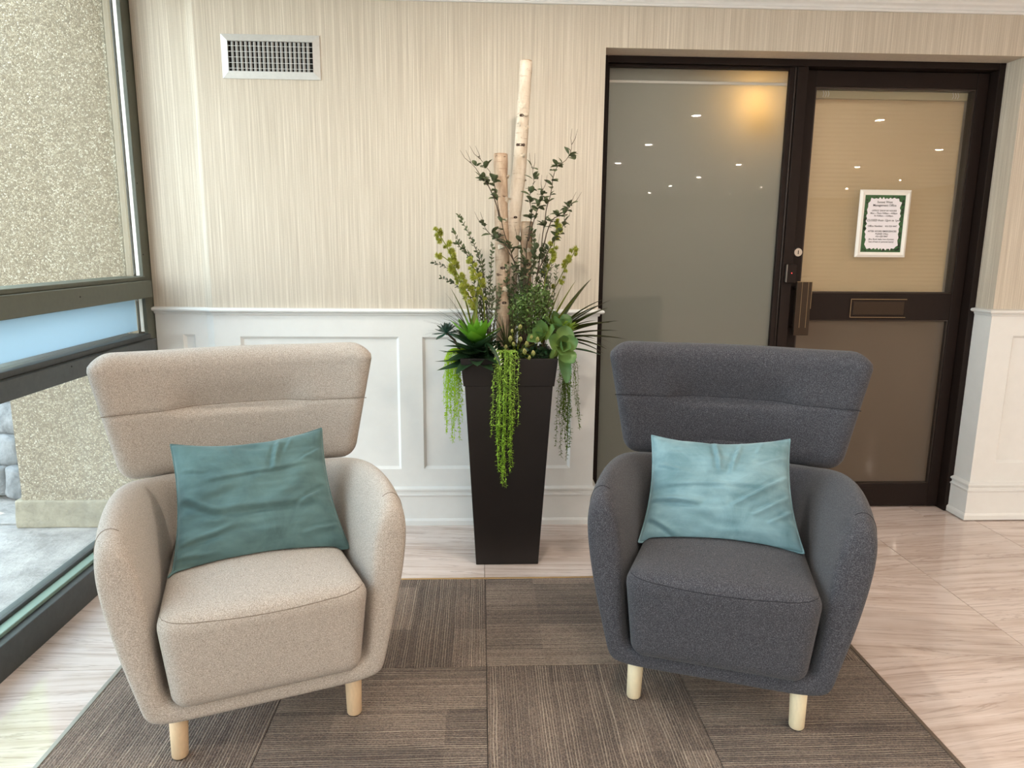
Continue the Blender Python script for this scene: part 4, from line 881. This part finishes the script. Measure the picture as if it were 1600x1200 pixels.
# grey-green sprigs: rows of tiny leaves
def sprig(label, strands, seed, m, Ls=.015, name='fine_sprig'):
    rr = random.Random(seed); base = Vector(strands[0][-1]); o = thing(name, label, 'plant', base)
    for pts in strands:
        fine = smooth_path([Vector(p) - base for p in pts], 9); n = len(fine); st = MB(); st.tube(fine, [.0006 + .0014 * i / n for i in range(n)], 4)
        s = st.build('stem', M['twig'], o); b = MB(); lf_ = leaf_mb(Ls * 1.1, Ls * .36, oval, n=3, fold=.2)
        for i in range(int(n * .78)):
            d = (fine[max(0, i - 1)] - fine[min(n - 1, i + 1)]).normalized(); az0 = math.atan2(d.y, d.x)
            for sgn in ((-1, 1) if Ls > .0155 or i % 2 == 0 else ((-1,) if i % 4 == 1 else (1,))):
                sd_ = Vector((d.z, 0, -d.x)) * sgn; a = (d * rr.uniform(.5, 1.5) + sd_ * rr.uniform(.6, 1.0) + Vector((0, rr.uniform(-.9, .9), 0))).normalized()
                b.add(lf_, aim(fine[i] + d * rr.uniform(-.006, .006), math.atan2(a.y, a.x), math.asin(max(-1, min(1, a.z))), rr.uniform(-1, 1)) @ Matrix.Scale(rr.uniform(.7, 1.1), 4))
        tag(b.build('leaf_row', m, o), kind='stuff')
    return o
sprig('grey-green feathery sprig fanning out beside the peeling birch pole', [
    [(-.087, -.34, 1.416), (-.055, -.34, 1.359), (-.025, -.34, 1.298), (-.004, -.34, 1.235), (.016, -.34, 1.134), (.03, -.34, .84)], [(-.11, -.34, 1.354), (-.075, -.34, 1.297), (-.035, -.34, 1.247), (-.004, -.34, 1.159), (.02, -.34, .95)],
    [(-.10, -.33, 1.31), (-.06, -.33, 1.27), (-.02, -.33, 1.19), (.015, -.33, 1.05)], [(.045, -.36, 1.30), (.04, -.36, 1.22), (.035, -.36, 1.12), (.03, -.35, .95)], [(-.005, -.37, 1.28), (.01, -.37, 1.2), (.02, -.36, 1.1), (.03, -.35, .95)]], 1, M['fern_leaf'])
sprig('low dark sprig with tiny leaves poking out over the rail', [[(-.19, -.30, 1.233), (-.133, -.30, 1.208), (-.082, -.30, 1.157), (-.017, -.30, 1.079), (.02, -.30, .84)], [(-.151, -.36, 1.172), (-.101, -.36, 1.147), (-.055, -.36, 1.109), (-.004, -.35, 1.058), (.02, -.32, .9)]], 2, M['twig_leaf'])
sprig('grey-green sprig rising behind the fine bush', [[(.205, -.36, 1.36), (.21, -.36, 1.27), (.205, -.36, 1.15), (.2, -.35, .84)], [(.25, -.36, 1.30), (.245, -.36, 1.22), (.23, -.36, 1.1), (.21, -.35, .9)], [(.155, -.35, 1.20), (.15, -.35, 1.13), (.15, -.35, 1.05), (.16, -.35, .9)]], 3, M['fern_leaf'], .018)

def spray(cx, cy, zt, n, sd, wx=.05):
    r5 = random.Random(sd); out = []
    for k in range(n):
        x = cx + r5.uniform(-wx, wx); out.append([(x, cy + r5.uniform(-.03, .02), zt + r5.uniform(-.08, .05)), (x * .8 + cx * .2, cy, zt - .12), (x * .5 + cx * .5, cy, zt - .22), (cx, cy, .84)])
    return out
sprig('dense grey-green sprig filling the gap between agave and peeling birch', spray(.025, -.39, 1.20, 9, 31, .055), 5, M['fern_leaf'], .015)
sprig('dense grey-green sprig filling the gap between the birch poles', spray(.14, -.37, 1.20, 9, 32, .05), 6, M['fern_leaf'], .016)
sprig('dense grey-green sprig under the tallest leafy twig', spray(.25, -.37, 1.22, 8, 33, .06), 7, M['fern_leaf'], .016)

# fluffy catkin stems
def fluff():
    rr = random.Random(4); b = MB()
    for k in range(150):
        d = Vector((rr.gauss(0, 1), rr.gauss(0, 1), rr.gauss(0, 1))).normalized(); c = d.orthogonal().normalized() * .0016; s = rr.uniform(.012, .018)
        b.poly([d * .003 - c, d * .003 + c, d * s])
    n = 8; b.quad_grid([[(.0062 * math.sin(PI * i / 6) * math.cos(2 * PI * j / n), .0062 * math.sin(PI * i / 6) * math.sin(2 * PI * j / n), .0062 * math.cos(PI * i / 6)) for j in range(n)] for i in range(7)], closed_u=True)
    return b.mesh('catkin', M['catkin'])
FL = fluff()
def catkins(label, pts, seed, count):
    rr = random.Random(seed); base = Vector(pts[-1]); o = thing('catkin_stem', label, 'plant', base)
    fine = smooth_path([Vector(p) - base for p in pts], 8); n = len(fine); b = MB(); b.tube(fine, .0018, 5); b.build('stem', M['olive_blade'], o)
    for k in range(count):
        t = k / count * .76; i = int(t * (n - 1)); p = fine[i] + Vector(((rr.choice((-1, 1)) * rr.uniform(.004, .016)) if k else 0, rr.uniform(-.01, .01), 0))
        link_mesh('catkin', FL, o, Matrix.Translation(p) @ Matrix.Rotation(rr.uniform(0, 6), 4, 'X') @ Matrix.Rotation(rr.uniform(0, 6), 4, 'Z') @ Matrix.Scale(rr.uniform(.7, 1.2), 4))
catkins('longest yellow-green fluffy catkin stem, arching out towards the window', [(-.175, -.40, 1.362), (-.153, -.40, 1.328), (-.128, -.40, 1.285), (-.109, -.40, 1.236), (-.092, -.40, 1.186), (-.059, -.40, 1.124), (-.017, -.39, 1.036), (.01, -.37, .84)], 1, 20)
catkins('lower fluffy catkin stem nearest the chair rail', [(-.157, -.43, 1.265), (-.115, -.43, 1.231), (-.074, -.43, 1.163), (-.029, -.42, 1.089), (.01, -.38, .84)], 2, 13)
catkins('upright fluffy catkin stem just behind the bright agave', [(-.041, -.44, 1.249), (-.024, -.44, 1.201), (-.004, -.44, 1.152), (.013, -.43, 1.065), (.02, -.4, .84)], 3, 12)
catkins('tall fluffy catkin stem among the leafy twigs near the door', [(.296, -.40, 1.398), (.29, -.40, 1.349), (.283, -.40, 1.288), (.272, -.40, 1.239), (.248, -.39, 1.139), (.22, -.36, .84)], 4, 14)
catkins('short fluffy catkin stem leaning to the door frame', [(.374, -.36, 1.289), (.359, -.36, 1.258), (.34, -.36, 1.226), (.308, -.36, 1.162), (.278, -.36, 1.086), (.24, -.34, .84)], 5, 11)
catkins('small fluffy catkin stem in front of the upright one', [(-.075, -.45, 1.15), (-.05, -.45, 1.11), (-.02, -.45, 1.05), (.0, -.42, .84)], 6, 8)

# blades
def blades(name, label, me_list, base, spec):
    o = thing(name, label, 'plant', base)
    for k, (az, el, s, roll) in enumerate(spec): link_mesh('leaf', me_list[k % len(me_list)], o, aim((.004 * math.cos(az), .004 * math.sin(az), 0), az, el, roll) @ Matrix.Scale(s, 4))
    return o
rr = random.Random(21)
yb = [leaf_kind('leaf', M['yucca'], .27, .023, blade, bend=-.35, fold=.4, n=8), leaf_kind('leaf', M['yucca'], .25, .024, blade, bend=-.6, fold=.4, n=8)]
blades('yucca_plant', 'dark spiky yucca tuft spreading over the door frame edge', yb, (.285, -.32, .92), [(.02, .30, 1.05, 0), (-.1, .55, 1.05, .3), (.1, .75, 1.1, -.2), (-.2, .95, 1.12, 0), (.3, 1.1, 1.15, .2), (-.35, .15, .95, .1), (.15, .42, 1.1, -.3), (-.5, .35, .8, 0), (-.05, .18, 1.15, 0), (-.6, .7, .9, .1), (-.1, .68, 1.0, .4), (.05, .88, 1.05, 0), (-.3, .5, .95, -.3), (-.15, .04, .9, 0)])
ob = [leaf_kind('leaf', M['olive_blade'], .30, .016, blade, bend=-.15, fold=.35, n=8)]
blades('broad_blade_plant', 'yellow-olive broad upright blades in front of the yucca', ob, (.24, -.40, .92), [(.0, 1.15, .95, .3), (-.3, 1.0, .9, -.3), (.2, 1.3, .85, 0), (-.6, 1.2, .7, .4)])
blades('broad_blade_plant', 'slender lime blades standing behind the bright agave', ob, (-.03, -.42, .95), [(2.6, 1.35, .95, .3), (1.0, 1.45, .8, .2), (3.0, 1.2, .7, -.2)])
gb = [leaf_kind('leaf', M['grass'], .20, .0042, blade, bend=-.9, fold=.3, n=7), leaf_kind('leaf', M['grass'], .22, .004, blade, bend=-.4, fold=.3, n=7)]
blades('grass_tuft', 'thin dark grass tuft arching over the chair rail beside the agave', gb, (-.035, -.36, .93), [(PI + rr.uniform(-.9, .9), rr.uniform(.35, 1.2), rr.uniform(.75, 1.05), 0) for k in range(26)])
blades('grass_tuft', 'thin grass tuft at the foot of the peeling birch pole', gb, (.10, -.43, .90), [(rr.uniform(-PI, 0), rr.uniform(.9, 1.45), rr.uniform(.7, 1.0), 0) for k in range(34)])
blades('grass_tuft', 'few thin grass blades drooping past the planter edge by the door', gb, (.30, -.36, .93), [(rr.uniform(-.35, .25), rr.uniform(-.1, .45), rr.uniform(.85, 1.2), 0) for k in range(5)])

# agave
ag = thing('agave_plant', 'big bright green agave rosette with dark lower leaves over the planter rim', 'plant', (-.018, -.45, .915))
ai = [leaf_kind('leaf', M['agave_in'], .150, .036, pointed, bend=.3, fold=.28, n=7), leaf_kind('leaf', M['agave_in'], .130, .037, pointed, bend=.15, fold=.28, n=7)]
ao = [leaf_kind('leaf', M['agave_out'], .165, .040, pointed, bend=.25, fold=.3, n=7), leaf_kind('leaf', M['agave_out'], .15, .039, pointed, bend=-.2, fold=.32, n=7)]
for k in range(16):
    a = k * 2.399; e = 1.30 - .060 * k
    link_mesh('leaf', ai[k % 2], ag, aim((0, 0, .01), a, e, 0) @ Matrix.Scale(.66 + .028 * k, 4))
for k in range(40):
    a = k * 2.399 + .4; e = .50 - .022 * k + rr.uniform(-.08, .08)
    if math.sin(a) > .55 and k % 2: continue
    link_mesh('leaf', ao[k % 2], ag, aim((0, 0, -.01 - .0012 * k), a, e, rr.uniform(-.2, .2)) @ Matrix.Scale(.82 + .006 * k, 4))
b = MB(); b.tube([(0, 0, .02), (.005, .02, -.07)], [.012, .02], 8); b.build('stalk', M['agave_out'], ag)
# toothed dark leaf hanging in front
th = thing('toothed_aloe_leaf', 'dark toothed aloe leaf with pale spines hanging below the agave', 'plant', (.02, -.515, .93))
lm = leaf_mb(.13, .014, pointed, bend=-.7, fold=.6, n=8); lm.build('blade', M['agave_out'], th).matrix_local = aim((0, 0, 0), -1.0, -.35)
b = MB(); mtx = aim((0, 0, 0), -1.0, -.35)
for i in range(2, 8):
    for j in (0, 4):
        p = mtx @ Vector(lm.v[i * 5 + j]); q = mtx @ Vector(lm.v[(i + 1) * 5 + j]); d = (p - mtx @ Vector(lm.v[i * 5 + 2])).normalized(); b.poly([p, p.lerp(q, .35), p + d * .010 + Vector((0, -.002, .002))])
tag(b.build('spine', M['spine'], th), kind='stuff')
b = MB(); b.tube([(0, 0, 0), (.01, .06, -.08)], .006, 6); b.build('stalk', M['agave_out'], th)
# echeveria rosettes with broad spoon leaves
em = [leaf_kind('leaf', M['ech'], .082, .034, spoon, bend=.55, fold=.30, n=7), leaf_kind('leaf', M['ech'], .076, .033, spoon, bend=.35, fold=.35, n=7)]
ec = thing('echeveria_plant', 'broad round-leaved green echeveria drooping over the planter corner by the door', 'plant', (.300, -.47, .915))
def rosette(root, kinds, centre, axis_az, axis_el, count, s0, s1, e0, e1):
    base = Matrix.Translation(centre) @ Matrix.Rotation(axis_az, 4, 'Z') @ Matrix.Rotation(PI / 2 - axis_el, 4, 'Y')
    for k in range(count):
        t = k / max(1, count - 1)
        link_mesh('leaf', kinds[k % len(kinds)], root, base @ aim((0, 0, -.004 * k / count), k * 2.399, e0 + (e1 - e0) * t, 0) @ Matrix.Scale(s0 + (s1 - s0) * t, 4))
rosette(ec, em, Vector((.005, -.045, .005)), -1.25, .35, 10, .5, 1.15, 1.3, .1)
rosette(ec, em, Vector((-.055, .01, .035)), -2.3, .7, 8, .6, 1.1, 1.2, .2)
rosette(ec, em, Vector((.0, .045, .065)), -.9, 1.1, 8, .7, 1.05, 1.1, .35)
link_mesh('leaf', leaf_kind('leaf', M['ech'], .13, .026, oval, bend=-.5, fold=.35, n=7), ec, aim((.005, -.03, -.015), -1.2, -.85))
link_mesh('leaf', leaf_kind('leaf', M['agave_out'], .15, .016, oval, bend=-.25, fold=.35, n=7), ec, aim((.02, -.01, -.005), -.15, -.05))
b = MB(); b.tube([(0, 0, .01), (-.03, .03, -.07)], [.01, .016], 8); b.build('stalk', M['ech'], ec)
el_ = leaf_kind('leaf', M['ech2'], .07, .020, spoon, bend=.4, fold=.4, n=6)
e2 = thing('echeveria_plant', 'small lime echeveria rosette behind the broad-leaved one', 'plant', (.335, -.41, .965))
for k in range(12): link_mesh('leaf', el_, e2, aim((0, 0, 0), k * 2.399, 1.1 - .1 * k, 0) @ Matrix.Scale(.7 + .04 * k, 4))
b = MB(); b.tube([(0, 0, .01), (-.04, .03, -.12)], [.006, .01], 8); b.build('stalk', M['ech2'], e2)
tl_ = leaf_kind('leaf', M['teal'], .058, .011, spoon, bend=.35, fold=.4, n=5)
e3 = thing('stonecrop_plant', 'small dusky teal stonecrop rosette poking out towards the white panels', 'plant', (-.135, -.42, .962))
for k in range(22): link_mesh('leaf', tl_, e3, aim((0, 0, 0), k * 2.399, 1.2 - .085 * k, 0) @ Matrix.Scale(.72 + .018 * k, 4))
b = MB(); b.tube([(0, 0, .0), (.03, .01, -.03), (.07, .02, -.11)], [.004, .005, .006], 6); b.build('stalk', M['twig'], e3)
# fine bush
fb = thing('fine_leaf_bush', 'fine-leaved fresh green bush in the middle of the planter', 'plant', (.195, -.42, .86))
b = MB(); lf_ = leaf_mb(.011, .0038, oval, n=2, fold=.2)
for k in range(2200):
    d = Vector((rr.gauss(0, 1), rr.gauss(0, 1), rr.gauss(0, 1))).normalized() * rr.uniform(.2, 1) ** .6
    if d.x * .3 + d.z > .75 and rr.random() < .5: continue
    p = Vector((d.x * .088, d.y * .06, .20 + d.z * .105 + .02 * d.x))
    b.add(lf_, aim(p, rr.uniform(0, 6.28), rr.uniform(-.4, 1.2), rr.uniform(-1, 1)) @ Matrix.Scale(rr.uniform(.7, 1.3), 4))
tag(b.build('foliage', M['bush'], fb), kind='stuff')
b = MB()
for k in range(26):
    d = Vector((rr.uniform(-.08, .08), rr.uniform(-.05, .05), rr.uniform(.16, .29))); b.tube([(0, 0, 0), (d.x * .4, d.y * .4, d.z * .55), d], .0012, 4)
b.build('stem', M['twig'], fb)
# low mossy filler over the soil
gc = thing('mossy_filler', 'low dark green mossy filler leaves covering the soil inside the planter rim', 'plant', (.109, -.328, .86))
b = MB(); lf_ = leaf_mb(.020, .0065, oval, n=3, fold=.25)
for k in range(900):
    x, y = rr.uniform(-.165, .165), rr.uniform(-.165, .10); z = rr.uniform(.0, .055) * (1 - .5 * abs(x) / .165)
    b.add(lf_, aim(Vector((x, y, z)), rr.uniform(0, 6.28), rr.uniform(-.2, 1.1), rr.uniform(-1, 1)) @ Matrix.Scale(rr.uniform(.7, 1.3), 4))
tag(b.build('foliage', M['agave_out'], gc), kind='stuff')
# berry clusters
def bead():
    b = MB(); r3 = random.Random(2)
    for k in range(26):
        t = k / 26; a = k * 2.4; r_ = .009 * math.sin(PI * (t * .85 + .1)); c = Vector((r_ * math.cos(a), r_ * math.sin(a), t * .028)); q = .0034
        b.quad_grid([[c + Vector((q * math.sin(PI * i / 4) * math.cos(PI / 2.5 * j), q * math.sin(PI * i / 4) * math.sin(PI / 2.5 * j), q * math.cos(PI * i / 4))) for j in range(5)] for i in range(5)], closed_u=True)
    return b.mesh('berry_cluster', M['berry'], True)
BD = bead()
bp = thing('berry_sprig', 'sprig of small cream-green berry clusters low in front of the fine bush', 'plant', (.14, -.44, .87))
b = MB()
for k, (x, y, z) in enumerate([(.118, -.52, .987), (.147, -.52, 1.0), (.126, -.53, .938), (.192, -.52, .963), (.094, -.53, .926), (.168, -.53, .906), (.217, -.51, .951), (.20, -.53, .90), (.15, -.53, .955), (.11, -.53, .955), (.175, -.52, .935), (.185, -.53, .885)]):
    p = Vector((x - .14, y + .44, z - .87 - .012)); s = rr.uniform(.5, .8)
    link_mesh('berry_cluster', BD, bp, aim(p, rr.uniform(0, 6.28), 0) @ Matrix.Rotation(rr.uniform(-.3, .3), 4, 'X') @ Matrix.Scale(s, 4)); b.tube([(0, 0, -.02), p * .5 + Vector((0, 0, .01)), p], .001, 4)
b.build('stem', M['olive_blade'], bp)
# trailing strands of beads over the rim
def trail(label, root, strands, m, seed):
    r3 = random.Random(seed); base = Vector(root); o = thing('trailing_plant', label, 'plant', base); lf2 = leaf_mb(.0115, .0030, oval, n=2, fold=.3)
    for (x, y, zt, zb, sway) in strands:
        top = Vector((x, y, zt)) - base; P = [Vector((0, 0, 0)), Vector((top.x * .7, top.y * .75, max(0, top.z) + .012)), top]
        n = 5
        for k in range(1, n + 1): P.append(Vector((x + sway * k / n + r3.uniform(-.004, .004), y + r3.uniform(-.004, .002), zt + (zb - zt) * k / n)) - base)
        fine = smooth_path(P, 6); b = MB(); b.tube(fine, .0008, 4)
        L_ = 0; cur = 0
        for i in range(6, len(fine) - 1):
            seg = (fine[i + 1] - fine[i]).length; m_ = max(1, int(seg / .0042))
            for q in range(m_):
                p = fine[i].lerp(fine[i + 1], q / m_); a = r3.uniform(0, 6.28)
                b.add(lf2, aim(p, a, r3.uniform(-1.0, .3), 0) @ Matrix.Scale(r3.uniform(.8, 1.25), 4))
        b.build('strand', m, o)
    return o
r4 = random.Random(9)
trail('bright lime trailing strands hanging on the window side of the planter', (-.05, -.40, .885), [(-.088 - .0 + r4.uniform(-.052, .012), -.42 + r4.uniform(-.04, .04), .875, r4.choice((.53, .60, .64, .68, .72, .76)) + r4.uniform(-.02, .03), r4.uniform(-.015, .012)) for k in range(34)], M['lime'], 1)
trail('pale lime trailing strands hanging down the planter front', (.09, -.47, .885), [(.055 + .080 * k / 21 + r4.uniform(-.006, .006), -.532 + r4.uniform(-.014, .003), .895, (.62 - .24 * math.sin(PI * (k / 21 * .8 + .12)) ** 2 + r4.uniform(-.02, .06)), r4.uniform(-.02, .01)) for k in range(22)], M['lime2'], 2)
trail('mossy green trailing strands hanging on the door side of the planter', (.27, -.40, .885), [(.328 + r4.uniform(-.012, .03), -.41 + r4.uniform(-.03, .04), .865, r4.choice((.44, .50, .56, .6, .66)) + r4.uniform(-.02, .03), r4.uniform(-.006, .01)) for k in range(20)] + [(.375, -.40, .85, .56, .03), (.385, -.39, .84, .60, .022), (.37, -.39, .85, .66, .02)], M['moss'], 3)
